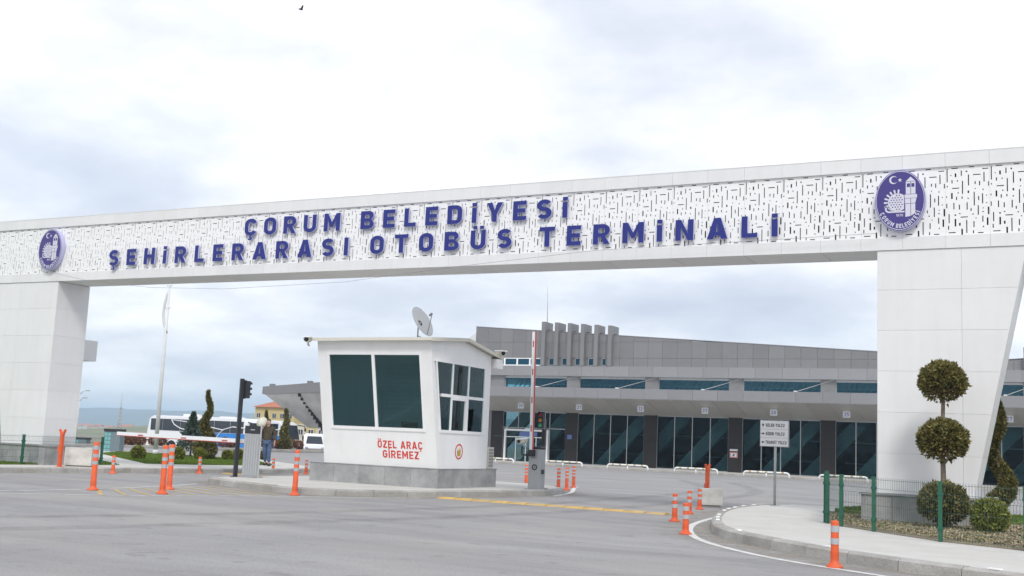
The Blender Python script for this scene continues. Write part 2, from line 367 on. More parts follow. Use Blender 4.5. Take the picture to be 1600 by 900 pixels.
def glyph(ch, w=0.2, low_i=True):
    """-> (list of (outer, holes)), advance width; cap height 1"""
    W = 0.66; h = w / 2; S = []; r = W / 2 - h
    base = {'Ç': 'C', 'Ş': 'S', 'Ö': 'O', 'Ü': 'U', 'İ': 'I', 'Ğ': 'G'}.get(ch, ch)
    if base == 'E':
        W = 0.57; S = [([(0, 0), (W, 0), (W, w), (w, w), (w, .5 - h), (W * .93, .5 - h), (W * .93, .5 + h), (w, .5 + h), (w, 1 - w), (W, 1 - w), (W, 1), (0, 1)], [])]
    elif base == 'L': W = 0.55; S = [([(0, 0), (W, 0), (W, w), (w, w), (w, 1), (0, 1)], [])]
    elif base == 'T': W = 0.64; S = [([(W / 2 - h, 0), (W / 2 + h, 0), (W / 2 + h, 1 - w), (W, 1 - w), (W, 1), (0, 1), (0, 1 - w), (W / 2 - h, 1 - w)], [])]
    elif base == 'H': S = [([(0, 0), (w, 0), (w, .5 - h), (W - w, .5 - h), (W - w, 0), (W, 0), (W, 1), (W - w, 1), (W - w, .5 + h), (w, .5 + h), (w, 1), (0, 1)], [])]
    elif base == 'I':
        W = w
        if ch == 'İ' and low_i: S = [(rect(0, 0, W, .80), []), (rect(0, .88, W, 1.06), [])]
        elif ch == 'İ': S = [(rect(0, 0, W, 1), []), (rect(0, 1.08, W, 1.25), [])]
        else: S = [(rect(0, 0, W, 1), [])]
    elif base == 'N': S = [([(0, 0), (w, 0), (w, .64), (W - w, 0), (W, 0), (W, 1), (W - w, 1), (W - w, .36), (w, 1), (0, 1)], [])]
    elif base == 'M':
        W = 0.82; S = [([(0, 0), (w, 0), (w, .63), (W / 2 - .06, .22), (W / 2 + .06, .22), (W - w, .63), (W - w, 0), (W, 0), (W, 1), (W - w, 1), (W / 2, .5), (w, 1), (0, 1)], [])]
    elif base == 'A':
        W = 0.74; k = w * 1.1; S = [([(0, 0), (k, 0), (k + .055, .17), (W - k - .055, .17), (W - k, 0), (W, 0), (W / 2 + w * .6, 1), (W / 2 - w * .6, 1)],
                       [[(k + .105, .17 + w * .85), (W - k - .105, .17 + w * .85), (W / 2, .80)]])]
    elif base in 'O0':
        if base == '0': W = 0.58
        S = [(rrect(0, 0, W, 1, W / 2 - .005, 8), [rrect(w, w, W - w, 1 - w, W / 2 - w - .005, 6)])]
    elif base == 'U':
        S = [(stroke([(h, 1)] + arc(W / 2, h + r, r, r, 180, 360, 12) + [(W - h, 1)], w), [])]
    elif base == 'C':
        S = [(stroke(arc(W / 2, 1 - h - r, r, r, 15, 180, 9) + arc(W / 2, h + r, r, r, 180, 345, 9), w), [])]
    elif base == 'G':
        S = [(stroke(arc(W / 2, 1 - h - r, r, r, 15, 180, 9) + arc(W / 2, h + r, r, r, 180, 360, 10) + [(W - h, .5), (W * .5, .5)], w), [])]
    elif base == 'S':
        W = 0.62; r = W / 2 - h; ry = (1 - w) / 4
        S = [(stroke(arc(W / 2, 1 - h - ry, r, ry, 28, 250, 11) + arc(W / 2, h + ry, r, ry, 70, -152, 11), w), [])]
    elif base == 'D':
        rr = .30; S = [([(0, 0)] + arc(W - rr, rr, rr, rr, -90, 0, 7) + arc(W - rr, 1 - rr, rr, rr, 0, 90, 7) + [(0, 1)],
                        [[(w, w)] + arc(W - rr, rr, rr - w, rr - w, -90, 0, 5) + arc(W - rr, 1 - rr, rr - w, rr - w, 0, 90, 5) + [(w, 1 - w)]])]
    elif base == 'B':
        S = [([(0, 0)] + arc(W - .27, .27, .27, .27, -90, 70, 8) + arc(W - .28, .765, .25, .235, -35, 90, 8) + [(0, 1)],
              [rrect(w, w, W - w, .5 - h * .8, .06, 4), rrect(w, .5 + h * .8, W - w - .02, 1 - w, .06, 4)])]
    elif base == 'R':
        S = [([(0, 0), (w, 0), (w, .37), (W * .46, .37), (W - w * 1.12, 0), (W, 0), (W * .72, .40)] + arc(W - .30, .69, .30, .31, -55, 90, 9) + [(0, 1)],
              [rrect(w, .37 + w * .85, W - w, 1 - w, .08, 4)])]
    elif base == 'Y': W = 0.70; S = [([(W / 2 - h, 0), (W / 2 + h, 0), (W / 2 + h, .40), (W, 1), (W - w * 1.15, 1), (W / 2, .60), (w * 1.15, 1), (0, 1), (W / 2 - h, .40)], [])]
    elif base == 'Z': W = 0.6; S = [([(0, 0), (W, 0), (W, w), (w * 1.35, w), (W, 1 - w), (W, 1), (0, 1), (0, 1 - w), (W - w * 1.35, 1 - w), (0, w)], [])]
    elif base == '1': W = 0.4; S = [([(W - w, 0), (W, 0), (W, 1), (W - w, 1), (0, .80), (0, .80 - w), (W - w, .78)], [])]
    elif base == '2': W = 0.58; S = [(stroke(arc(W / 2, 1 - h - .2, W / 2 - h, .2, 165, -25, 9) + [(h, h), (W, h)], w), [])]
    elif base == '3': W = 0.58; S = [(stroke(arc(W / 2, .74, W / 2 - h, .26 - h, 155, -70, 8) + arc(W / 2, .28, W / 2 - h, .28 - h, 70, -155, 8), w), [])]
    elif base == '4': W = 0.62; S = [([(W * .55, 0), (W * .55 + w, 0), (W * .55 + w, .2), (W, .2), (W, .2 + w), (W * .55 + w, .2 + w), (W * .55 + w, 1), (W * .5, 1), (0, .2 + w), (0, .2), (W * .55, .2)],
                                      [[(w, .2 + w), (W * .55, .2 + w), (W * .55, .75)]])]
    elif base == '5': W = 0.58; S = [(stroke([(W - .03, 1 - h), (h, 1 - h), (h, .55)] + arc(W / 2 - .02, .33, W / 2 + .02 - h, .33 - h, 100, -150, 10), w), [])]
    elif base == '7': W = 0.56; S = [(stroke([(0, 1 - h), (W - h, 1 - h), (W * .3, 0)], w), [])]
    elif base == '8': W = 0.6; S = [(rrect(0, 0, W, 1, .22, 5), [rrect(w, w * .9, W - w, .5 - h * .8, .07, 3), rrect(w, .5 + h * .8, W - w, 1 - w * .9, .07, 3)])]
    if ch in 'ÇŞ':
        c = W / 2; S.append(([(c - .05, -.015), (c + .07, -.015), (c + .06, -.07), (c + .13, -.12), (c + .11, -.22), (c + .02, -.27), (c - .12, -.25), (c - .12, -.17), (c - .01, -.18), (c + .02, -.14), (c - .04, -.11)], []))
    if ch in 'ÖÜ':
        S += [(rect(W / 2 - .24, 1.07, W / 2 - .06, 1.23), []), (rect(W / 2 + .06, 1.07, W / 2 + .24, 1.23), [])]
    return S, W
def fill_shapes(bm, shapes, f, d=0.0, mi=0, side=None):
    """f(x,y)->Vector on the face plane, extruded by vector d behind it when given"""
    for outer, holes in shapes:
        loops = [[Vector((x, y, 0)) for x, y in c] for c in [outer] + list(holes)]
        flat = [v for c in loops for v in c]
        vs = [bm.verts.new(f(v.x, v.y)) for v in flat]
        fs = []
        for t in tessellate_polygon(loops):
            try: fs.append(bm.faces.new([vs[i] for i in t]))
            except ValueError: pass
        for q in fs: q.material_index = mi
        if d:
            dvec = Vector(d); bs = [bm.verts.new(v.co + dvec) for v in vs]; k = 0
            for c in loops:
                n = len(c)
                for i in range(n):
                    q = bm.faces.new((vs[k + i], vs[k + (i + 1) % n], bs[k + (i + 1) % n], bs[k + i]))
                    q.material_index = mi if side is None else side
                k += n
def word_layout(text, w, track, space=0.45, low_i=True):
    x = 0; res = []
    for ch in text:
        if ch == ' ': x += space; continue
        S, W = glyph(ch, w, low_i); res.append((S, x, W)); x += W + track
    return res, x - track
def flat_text(bm, text, x0, x1, z, cap, y, w=0.17, depth=0.004, low_i=False, mi=0, track=.18):
    lay, tot = word_layout(text, w, track, low_i=low_i)
    k = (x1 - x0) / tot
    for S, x, W in lay:
        fill_shapes(bm, S, lambda a, b: Vector((x0 + (x + a) * k, y, z + b * cap)), (0, depth, 0), mi)

# ------------------------------------------------------------------ ground, roads, pavements
def sm(t): t = max(0.0, min(1.0, t)); return t * t * (3 - 2 * t)
def tz(x, y):
    r = math.hypot(x, y)
    z = -1.2 * sm((-56.5 - x) / 5) - 0.13 * sm((y - 30) / 14) * (1 - sm((-50 - x) / 6))
    return z - 5.0 * sm((r - 160) / 260)
def grid(bm, xs, ys, dz=0.0):
    V = [[bm.verts.new((x, y, tz(x, y) + dz)) for y in ys] for x in xs]
    for i in range(len(xs) - 1):
        for j in range(len(ys) - 1):
            f = bm.faces.new((V[i][j], V[i + 1][j], V[i + 1][j + 1], V[i][j + 1])); f.smooth = True
xs = [-9000, -5000, -2500, -1200, -700, -450, -350, -280, -220, -180, -150, -120, -90, -75, -66, -62, -60, -58, -56, -54, -52, -50, -46, -40, -30, -15, 0, 15, 40, 70, 110, 150, 200, 260, 350, 450, 800, 2000, 5000, 9000]
ys = [-9000, -3000, -900, -450, -350, -260, -200, -150, -100, -60, -30, 0, 15, 24, 28, 31, 34, 37, 40, 43, 46, 50, 60, 75, 90, 110, 130, 150, 180, 220, 260, 320, 380, 450, 700, 1200, 2500, 5000, 9000]
b = BM(); grid(b, xs, ys, -0.03); struct(obj('ground', b, 'land'))
b = BM(); grid(b, [x for x in xs if -150 <= x <= 110], [y for y in ys if -100 <= y <= 90]); struct(obj('asphalt_road', b, 'asphalt'))

def resample(P, step):
    P = [Vector((p[0], p[1], 0)) for p in P]
    # Catmull-Rom through the points, then even spacing
    fine = []
    for i in range(len(P) - 1):
        a = P[max(i - 1, 0)]; c = P[i]; d = P[i + 1]; e = P[min(i + 2, len(P) - 1)]
        for k in range(12):
            t = k / 12.0
            fine.append(0.5 * ((2 * c) + (d - a) * t + (2 * a - 5 * c + 4 * d - e) * t * t + (3 * c - a - 3 * d + e) * t ** 3))
    fine.append(P[-1]); res = [fine[0].copy()]; acc = 0
    L = sum((q - p).length for p, q in zip(fine, fine[1:])); n = max(1, round(L / step)); st = L / n; want = st
    for p, q in zip(fine, fine[1:]):
        l = (q - p).length
        while acc + l >= want - 1e-6 and len(res) < n:
            res.append(p.lerp(q, (want - acc) / l)); want += st
        acc += l
    res.append(fine[-1].copy()); return res
def normals2(P, closed=False):
    n = len(P); R = []
    for i in range(n):
        a = P[(i - 1) % n] if closed or i else P[i]; c = P[(i + 1) % n] if closed or i < n - 1 else P[i]
        d = (c - a).normalized(); R.append(Vector((-d.y, d.x, 0)))
    return R
def kerb(line, inside, width=0.20, h=0.155, step=0.92, z0=0.0, closed=False, name='kerb'):
    """Row of kerb stones, each its own child, on the outer foot line; inside=+1 when the pavement lies left of the line."""
    P = resample(line + ([line[0]] if closed else []), step)
    Q = P[:-1] if closed else P
    nn = normals2(Q, closed); nn = nn + [nn[0]] if closed else nn
    root = bpy.data.objects.new(name, None); COL.objects.link(root); struct(root)
    rnd = random.Random(len(P)); inner = []
    for i in range(len(P)): inner.append(P[i] + nn[i] * inside * width)
    for i in range(len(P) - 1):
        a, c = P[i], P[i + 1]; t = (c - a).normalized() * 0.006
        hh = h + rnd.uniform(-.005, .005); bm = BM(); na, nc = nn[i] * inside, nn[i + 1] * inside
        batter = 0.03; ch = 0.03
        def ring(p, n, s):
            p = p + t * s
            return [p + Vector((0, 0, z0 - .05)), p + n * batter * .6 + Vector((0, 0, z0 + hh - ch)), p + n * (batter + ch) + Vector((0, 0, z0 + hh)), p + n * width + Vector((0, 0, z0 + hh)), p + n * width + Vector((0, 0, z0 - .05))]
        A = [bm.verts.new(v) for v in ring(a, na, 1)]; B = [bm.verts.new(v) for v in ring(c, nc, -1)]
        fs = [bm.faces.new(A), bm.faces.new(B)] + [bm.faces.new((A[k], A[(k + 1) % 5], B[(k + 1) % 5], B[k])) for k in range(5)]
        bmesh.ops.recalc_face_normals(bm, faces=fs)
        obj('kerb_stone', bm, 'kerb', root)
    return root, P, inner
def sheet(name, poly, z, m, thick=0.2, kind='structure'):
    bm = BM(); pts = [(p[0], p[1]) for p in poly]
    loops = [[Vector((x, y, 0)) for x, y in pts]]
    top = [bm.verts.new((x, y, z)) for x, y in pts]
    for t in tessellate_polygon(loops): bm.faces.new([top[i] for i in t])
    if thick:
        bot = [bm.verts.new((x, y, z - thick)) for x, y in pts]; n = len(pts)
        for i in range(n): bm.faces.new((top[i], top[(i + 1) % n], bot[(i + 1) % n], bot[i]))
    bmesh.ops.recalc_face_normals(bm, faces=bm.faces)
    return struct(obj(name, bm, m), kind)
def band(name, line, w, z, m, step=0.6):
    P = resample(line, step); nn = normals2(P); bm = BM()
    L = [bm.verts.new(p + n * w / 2 + Vector((0, 0, tz(p.x, p.y) + z))) for p, n in zip(P, nn)]; R_ = [bm.verts.new(p - n * w / 2 + Vector((0, 0, tz(p.x, p.y) + z))) for p, n in zip(P, nn)]
    for i in range(len(P) - 1): bm.faces.new((R_[i], R_[i + 1], L[i + 1], L[i]))
    return struct(obj(name, bm, m))

# right-hand pavement: a nose that sweeps round the right pier
KR = [(-3.0, 5.9), (-3.3, 4.6), (-3.35, 2.5), (-3.1, 0.5), (-2.67, -1.4), (-2.1, -3.4), (-1.45, -5.15), (-0.38, -6.67), (1.26, -8.19), (2.66, -9.09), (5.5, -10.4), (9, -11.6), (14, -13)]
kr, KP, KI = kerb(KR, +1, h=0.165)
back = [(14, 6.3), (6, 6.3), (1, 6.25), (-1.5, 6.15)]
sheet('right_pavement', [tuple(p[:2]) for p in KI] + back, 0.155, 'concrete')
b = BM(); nn = normals2(KP)
for i in (2, 3, 4, 5, 6, 8, 9, 10, 13, 16, 19):          # painted pads on the kerb tops
    if i < len(KP):
        p = KP[i] * .6 + KP[i + 1] * .4; n = nn[i]; d = Vector((n.y, -n.x, 0)); c = p + n * .13
        u, v = d * .085, n * .035; z = Vector((0, 0, .1665)); zz = Vector((0, 0, .183))
        hexa(b, [c - u - v + z, c + u - v + z, c + u + v + z, c - u + v + z, c - u * .9 - v * .9 + zz, c + u * .9 - v * .9 + zz, c + u * .9 + v * .9 + zz, c - u * .9 + v * .9 + zz])
o = obj('kerb_paint_pads', b, 'padwhite', kr); o['kind'] = 'stuff'
GARD = [(-1.25, 3.0), (-0.85, 0.8), (-0.36, -1.5), (0.10, -2.42), (0.82, -3.26), (2.08, -4.66), (3.36, -5.38), (6.5, -6.8), (11, -8.5), (11, 5.8), (-1.1, 5.6)]
# garden soil, slightly mounded
b = BM(); loops = [[Vector((x, y, 0)) for x, y in GARD]]
for x, y in GARD: b.verts.new((x, y, 0.16))
b.verts.ensure_lookup_table()
for t in tessellate_polygon(loops): b.faces.new([b.verts[i] for i in t])
bmesh.ops.subdivide_edges(b, edges=b.edges, cuts=7, use_grid_fill=True)
for v in b.verts:
    edge = v.is_boundary
    v.co.z = 0.16 + (0 if edge else 0.035 + 0.03 * noise.noise(v.co * 1.7) + 0.015 * noise.noise(v.co * 6))
for f in b.faces: f.smooth = True
struct(obj('garden_soil', b, 'soil'))

# booth island
KB = [(-17.35, 0.9), (-17.15, -0.2), (-16.6, -0.85), (-15.4, -1.45), (-13.9, -2.1), (-12.6, -2.45), (-11.7, -2.1), (-10.9, -1.2), (-10.3, 0.2), (-9.95, 1.8), (-9.6, 4.0), (-9.45, 5.6), (-9.9, 7.2), (-10.9, 8.6), (-12.4, 9.2), (-15.2, 9.0), (-17.0, 7.4), (-17.4, 4.2)]
kb, BP, BI = kerb(KB, +1, closed=True, h=0.155)
sheet('booth_island_pavement', [tuple(p[:2]) for p in BI[:-1]], 0.150, 'concrete')

# left pavement with its walkway
KL = [(-22.35, -16), (-22.25, -9), (-22.15, -3), (-22.0, 0), (-21.75, 2.2), (-21.45, 4.2), (-21.3, 6.5), (-21.4, 8.6), (-21.9, 10.6), (-23.2, 12.4), (-26, 14.8), (-30, 17.6), (-36, 18.6), (-44, 18.4)]
kl, LP, LI = kerb(KL, +1, h=0.155)
sheet('left_pavement', [tuple(p[:2]) for p in LI] + [(-44, -16)], 0.150, 'concrete')
LAWN1 = [(-23.85, -16), (-23.85, 3.0), (-25.4, 4.0), (-34, 10.6), (-43, 11), (-43, -16)]
LAWN2 = [(-25.0, 5.3), (-24.3, 7.0), (-24.0, 9.6), (-24.6, 11.6), (-27, 13.8), (-31.0, 16.6), (-35.8, 17.3), (-38, 16.5), (-35.0, 12.6)]
LAWN3 = [(0.2, 1.9), (10.8, 1.9), (10.8, 5.6), (-0.9, 5.4), (-1.1, 2.9)]
lawns = []
for L, z in ((LAWN1, .158), (LAWN2, .158), (LAWN3, .235)): lawns.append(sheet('lawn', L, z, 'lawn', thick=0.1))
def inside(p, poly):
    x, y = p; r = False; n = len(poly)
    for i in range(n):
        x1, y1 = poly[i]; x2, y2 = poly[(i + 1) % n]
        if (y1 > y) != (y2 > y) and x < (x2 - x1) * (y - y1) / (y2 - y1) + x1: r = not r
    return r
def scatter(poly, n, seed, avoid=None):
    rnd = random.Random(seed); X = [p[0] for p in poly]; Y = [p[1] for p in poly]; res = []
    while len(res) < n:
        p = (rnd.uniform(min(X), max(X)), rnd.uniform(min(Y), max(Y)))
        if inside(p, poly) and not (avoid and avoid(p)): res.append(p)
    return res, rnd
def blades(name, poly, n, seed, z, m, h=(.03, .07), w=.012, tilt=.5, avoid=None):
    P, rnd = scatter(poly, n, seed, avoid); V = []; Fc = []
    for x, y in P:
        a = rnd.uniform(0, 2 * pi); hh = rnd.uniform(*h); k = len(V); t = rnd.uniform(0, 2 * pi)
        lx, ly = cos(t) * hh * tilt * rnd.random(), sin(t) * hh * tilt * rnd.random()
        V += [(x - cos(a) * w, y - sin(a) * w, z), (x + cos(a) * w, y + sin(a) * w, z), (x + lx, y + ly, z + hh)]
        Fc.append((k, k + 1, k + 2))
    me = bpy.data.meshes.new(name); me.from_pydata(V, [], Fc); me.update()
    o = mk(name, me, m); o['kind'] = 'stuff'; return o
blades('grass_blades', [(-25.2, -6), (-23.87, -6), (-23.87, 3.0), (-25.4, 4.0), (-30, 7.3), (-30, 2), (-25.2, -1)], 16000, 1, .155, 'grass', w=.02)
blades('grass_blades', LAWN2, 26000, 2, .155, 'grass', w=.02)
blades('grass_blades', [(0.2, 2.2), (8, 2.2), (8, 5.5), (-0.9, 5.3), (-1.1, 2.9)], 11000, 3, .232, 'grass', w=.018)
def in_plinth(p): return 0.0 < p[0] < 2.5 and p[1] > -0.2
blades('straw_mulch', [(-1.0, 2.0), (-0.3, -1.35), (0.2, -2.3), (2.1, -4.5), (3.4, -5.2), (6, -6.3), (6, 1.8), (0, 1.8)], 9000, 4, .195, 'straw', h=(.01, .035), w=.03, tilt=3.0, avoid=in_plinth)
blades('weed_tufts', [(-1.0, 2.0), (-0.3, -1.35), (2.1, -4.5), (6, -6.3), (6, 1.8)], 1500, 5, .19, 'grass', h=(.02, .06), w=.012, tilt=1.2, avoid=in_plinth)

# road dust gathered along the kerb feet
def dust_mat():
    m = bpy.data.materials.new('kerb side dust'); m.use_nodes = True; t = m.node_tree; p = t.nodes['Principled BSDF']
    p.inputs['Base Color'].default_value = (0.40, 0.36, 0.30, 1); p.inputs['Roughness'].default_value = 1; p.inputs['Specular IOR Level'].default_value = 0.1
    c = N(t, 'ShaderNodeTexCoord'); n = N(t, 'ShaderNodeTexNoise'); n.inputs['Scale'].default_value = 1.7; n.inputs['Detail'].default_value = 7; n.inputs['Roughness'].default_value = .7
    t.links.new(c.outputs['Object'], n.inputs['Vector']); at = N(t, 'ShaderNodeAttribute', attribute_name='edge')
    mm = N(t, 'ShaderNodeMath', operation='MULTIPLY'); r = ramp(t, n.outputs['Fac'], [(.36, (0, 0, 0)), (.66, (.85, .85, .85))])
    t.links.new(r.outputs[0], mm.inputs[0]); t.links.new(at.outputs['Fac'], mm.inputs[1]); t.links.new(mm.outputs[0], p.inputs['Alpha']); return m
M['dust'] = dust_mat()
def dust_band(P, out, w):
    P = [Vector((p.x, p.y, 0)) for p in P]; nn = normals2(P); prof = [(-.06, 1.0), (.08, 1.0), (w * .5, .55), (w, 0.0)]
    V = []; A = []; Fc = []
    for p, n in zip(P, nn):
        for o, a in prof: q = p + n * out * o; V.append((q.x, q.y, tz(q.x, q.y) + .002)); A.append(a)
    k = len(prof)
    for i in range(len(P) - 1):
        for j in range(k - 1): Fc.append((i * k + j, i * k + j + 1, (i + 1) * k + j + 1, (i + 1) * k + j))
    me = bpy.data.meshes.new('road_dust'); me.from_pydata(V, [], Fc); at = me.attributes.new('edge', 'FLOAT', 'POINT'); at.data.foreach_set('value', A); me.update()
    o = mk('road_dust', me, 'dust'); struct(o, 'stuff')
M['track'] = M['dust'].copy(); M['track'].name = 'tyre worn asphalt'; M['track'].node_tree.nodes['Principled BSDF'].inputs['Base Color'].default_value = (0.215, 0.211, 0.214, 1)
def track(line, w):
    P = resample(line, .8); nn = normals2(P); V = []; A = []; Fc = []
    prof = [(-w / 2, 0), (-w * .25, .28), (0, .34), (w * .25, .28), (w / 2, 0)]
    for p, n in zip(P, nn):
        for o, a in prof: q = p + n * o; V.append((q.x, q.y, tz(q.x, q.y) + .0013)); A.append(a)
    for i in range(len(P) - 1):
        for j in range(4): Fc.append((i * 5 + j, (i + 1) * 5 + j, (i + 1) * 5 + j + 1, i * 5 + j + 1))
    me = bpy.data.meshes.new('tyre_track'); me.from_pydata(V, [], Fc); at = me.attributes.new('edge', 'FLOAT', 'POINT'); at.data.foreach_set('value', A); me.update()
    struct(mk('tyre_track', me, 'track'), 'stuff')
for line in ([(-13, -20), (-9.5, -11), (-7.8, -3), (-7.6, 6), (-9, 18), (-14, 30)], [(-10.6, -20), (-7.6, -11), (-6.0, -3), (-5.9, 6), (-7, 18), (-11.5, 30)]): track(line, .75)
P_g, r_g = scatter([(-2.0, -6.5), (1.5, -9.6), (6, -12), (4, -13), (-4, -9), (-4, 1), (-3.2, 1)], 110, 8, avoid=lambda p: inside(p, [tuple(q[:2]) for q in KP] + back))
P_2, _ = scatter([(-14, -9), (-6, -15), (2, -14), (-2, -4), (-9, 0), (-13, -3)], 60, 9)
bg_ = BM()
for x, y in P_g + P_2:                                    # loose grit on the asphalt
    r = r_g.uniform(.004, .010); hh = r * r_g.uniform(.5, 1); a = r_g.uniform(0, 6)
    pts = [(x + r * cos(a + k * 1.57) * r_g.uniform(.7, 1.2), y + r * sin(a + k * 1.57) * r_g.uniform(.7, 1.2)) for k in range(4)]
    hexa(bg_, [(p[0], p[1], .001) for p in pts] + [(x + (p[0] - x) * .6, y + (p[1] - y) * .6, .001 + hh) for p in pts])
struct(obj('road_grit', bg_, 'kerb'), 'stuff')
dust_band(KP, -1, 1.1); dust_band(BP, -1, .8); dust_band(LP, -1, .8)
# road paint
PZ = 0.004
band('road_marking', [(-3.25, 1.9), (-3.1, 0.2), (-2.9, -1.4), (-2.62, -2.9), (-2.14, -4.51), (-1.48, -6.08), (-0.7, -7.27), (0.25, -8.32), (1.27, -9.08), (3.2, -10.2), (6, -11.6), (10, -13.2)], 0.13, PZ, 'paint')
band('road_marking', [(-18.5, -14.5), (-14.69, -8.82), (-13.0, -6.27), (-12.28, -4.3), (-11.5, -2.9), (-10.81, -1.85), (-10.2, -0.5)], 0.11, PZ, 'paint')
band('road_marking', [(-17.6, -13.4), (-15.6, -8.8), (-15.35, -6.4), (-15.85, -3.37), (-16.55, -1.35)], 0.11, PZ, 'paint')
band('road_marking', [(-9.15, 4.8), (-9.9, 7.6), (-11.3, 11.0), (-11.9, 12.6)], 0.13, PZ, 'paint')
band('road_marking', [(-22.05, -9), (-21.95, -3), (-21.75, 0.2), (-21.5, 2.2), (-21.22, 4.2), (-21.08, 6.5)], 0.12, PZ, 'paint')
for k in range(9):                                        # yellow hatching in the wedge before the island
    t = k / 9.0; yl = -2.6 - 4.4 * t
    xa = -15.9 + .55 * t; xb = -12.0 - 1.55 * t
    band('road_hatching', [(xa + .35, yl + .55), ((xa + xb) / 2, yl - .1), (xb - .25, yl - .75)], 0.10, PZ + .001, 'yellow')
def hump(line, w=0.42):
    P = resample(line, .5); root = bpy.data.objects.new('speed_hump', None); COL.objects.link(root); tag(root, *HL.pop(0))
    root['group'] = 'yellow speed humps across the lanes'
    for i in range(len(P) - 1):
        a, c = P[i], P[i + 1]; d = (c - a).normalized(); n = Vector((-d.y, d.x, 0)); a = a + d * .008; c = c - d * .008; bm = BM()
        prof = [(-w / 2, .002), (-w * .3, .030), (-w * .1, .042), (w * .1, .042), (w * .3, .030), (w / 2, .002)]
        A = [bm.verts.new(a + n * u + Vector((0, 0, z))) for u, z in prof]; B = [bm.verts.new(c + n * u + Vector((0, 0, z))) for u, z in prof]
        for k in range(5):
            f = bm.faces.new((A[k], A[k + 1], B[k + 1], B[k])); f.smooth = True
        bm.faces.new(A[::-1]); bm.faces.new(B)
        obj('hump_segment', bm, 'hump', root)
HL = [('low yellow speed hump across the lane between booth island and right pavement', 'speed hump'),
      ('low yellow speed hump across the lane left of the booth island', 'speed hump')]
hump([(-10.0, .05), (-7, -.02), (-4.1, -.1)])
hump([(-21.2, 5.0), (-19.5, 5.05), (-17.8, 5.1)])

# median of the far road and the platform before the terminal
km, MP_, MI_ = kerb([(-53.2, 12), (-53.0, 30), (-52.8, 45), (-53.2, 60), (-55, 74)], +1, h=.16, step=2.4)
sheet('median_strip', [tuple(p[:2]) for p in MI_] + [(-57.5, 74), (-56.0, 60), (-55.6, 45), (-55.8, 30), (-56, 12)], 0.15, 'soil', thick=1.5)
kt, _, _ = kerb([(14, 53.4), (-10, 53.4), (-47, 53.4)], -1, h=.15, z0=-.13, step=2.5)
sheet('terminal_platform', [(14, 53.6), (14, 59.4), (-47, 59.4), (-47, 53.6)], 0.01, 'concrete', thick=.3)

# ------------------------------------------------------------------ hills and far ground
def ridge(name, x0, x1, yb, hfun, depth, m, n=90, base=-8):
    bm = BM(); rows = []
    for j, (dy, k) in enumerate(((0, 0.0), (.25, .35), (.5, .8), (.62, 1.0), (.8, .75), (1.0, 0))):
        rows.append([])
        for i in range(n + 1):
            x = x0 + (x1 - x0) * i / n; hh = hfun(x)
            w = noise.noise(Vector((x * .004, j * 2.1, 3))) * .12 * (0 < j < 5)
            rows[-1].append(bm.verts.new((x, yb + dy * depth, base + (hh - base) * max(0, k + (w if j != 3 else 0)))))
    for a, c in zip(rows, rows[1:]):
        for i in range(n):
            f = bm.faces.new((a[i], a[i + 1], c[i + 1], c[i])); f.smooth = True
    return struct(obj(name, bm, m))
def nz(x, s, o): return noise.noise(Vector((x * s, o, 0)))
ridge('far_hills', -8000, 6000, 2400, lambda x: 76 + 26 * nz(x, .0013, 1) + 14 * nz(x, .0042, 5) + 4 * nz(x, .012, 8), 1800, 'hill', n=260)
ridge('low_field_hill', -1050, -520, 560, lambda x: -7 + 11 * math.exp(-((x + 745) / 80.0) ** 2) + .8 * nz(x, .01, 3), 300, 'field', n=60, base=-9)

# ------------------------------------------------------------------ entrance gate
gate = thing('entrance_gate', 'wide white gateway spanning the road with blue lettering and perforated front band', 'gateway', (0, 0, 0))
GX0, GX1, PITCH = -27.72, 4.2, 0.84
NP = 38
def px_(i): return GX0 + PITCH * i
# core of the beam: top box, bottom box, back sheet; the band between is hollow behind the perforated sheets
b = BM(); box(b, GX0 + .01, GX1 - .01, .03, 1.22, 7.44, 7.68); obj('beam_top', b, 'joint', gate)
b = BM(); box(b, GX0 + .01, GX1 - .01, .03, 1.22, 5.765, 5.985); obj('beam_bottom', b, 'joint', gate)
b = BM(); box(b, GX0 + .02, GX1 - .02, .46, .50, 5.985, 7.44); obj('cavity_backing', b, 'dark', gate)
b = BM(); box(b, GX0 + .01, GX1 - .01, 1.16, 1.24, 5.985, 7.44); obj('back_sheet', b, 'white', gate)
for i in range(0, NP, 4):
    b = BM(); box(b, px_(i) - .03, px_(i) + .03, .06, .46, 5.985, 7.44); obj('upright_stud', b, 'joint', gate)
def panel_mesh(name, w, d, h, gap=.0018, m='white'):
    bm = BM(); box(bm, gap, w - gap, 0, d, 0, h); return mesh_of(bm, name, [m])
top_me = panel_mesh('top_fascia_panel', PITCH, .05, .285)
low_me = panel_mesh('lower_fascia_panel', PITCH, .05, .262)
sof_me = panel_mesh('soffit_panel', PITCH * 2, 1.2, .02, .008)
cap_me = panel_mesh('coping_panel', PITCH * 2, 1.30, .02, .003)
for i in range(NP):
    inst('top_fascia_panel', top_me, (px_(i), -.045, 7.435), gate)
    inst('lower_fascia_panel', low_me, (px_(i), -.025, 5.735), gate)
for i in range(0, NP, 2):
    inst('coping_panel', cap_me, (px_(i), -.05, 7.7215), gate)
    if px_(i) > -24.6 and px_(i) < -.4: inst('soffit_panel', sof_me, (px_(i), .03, 5.740), gate)
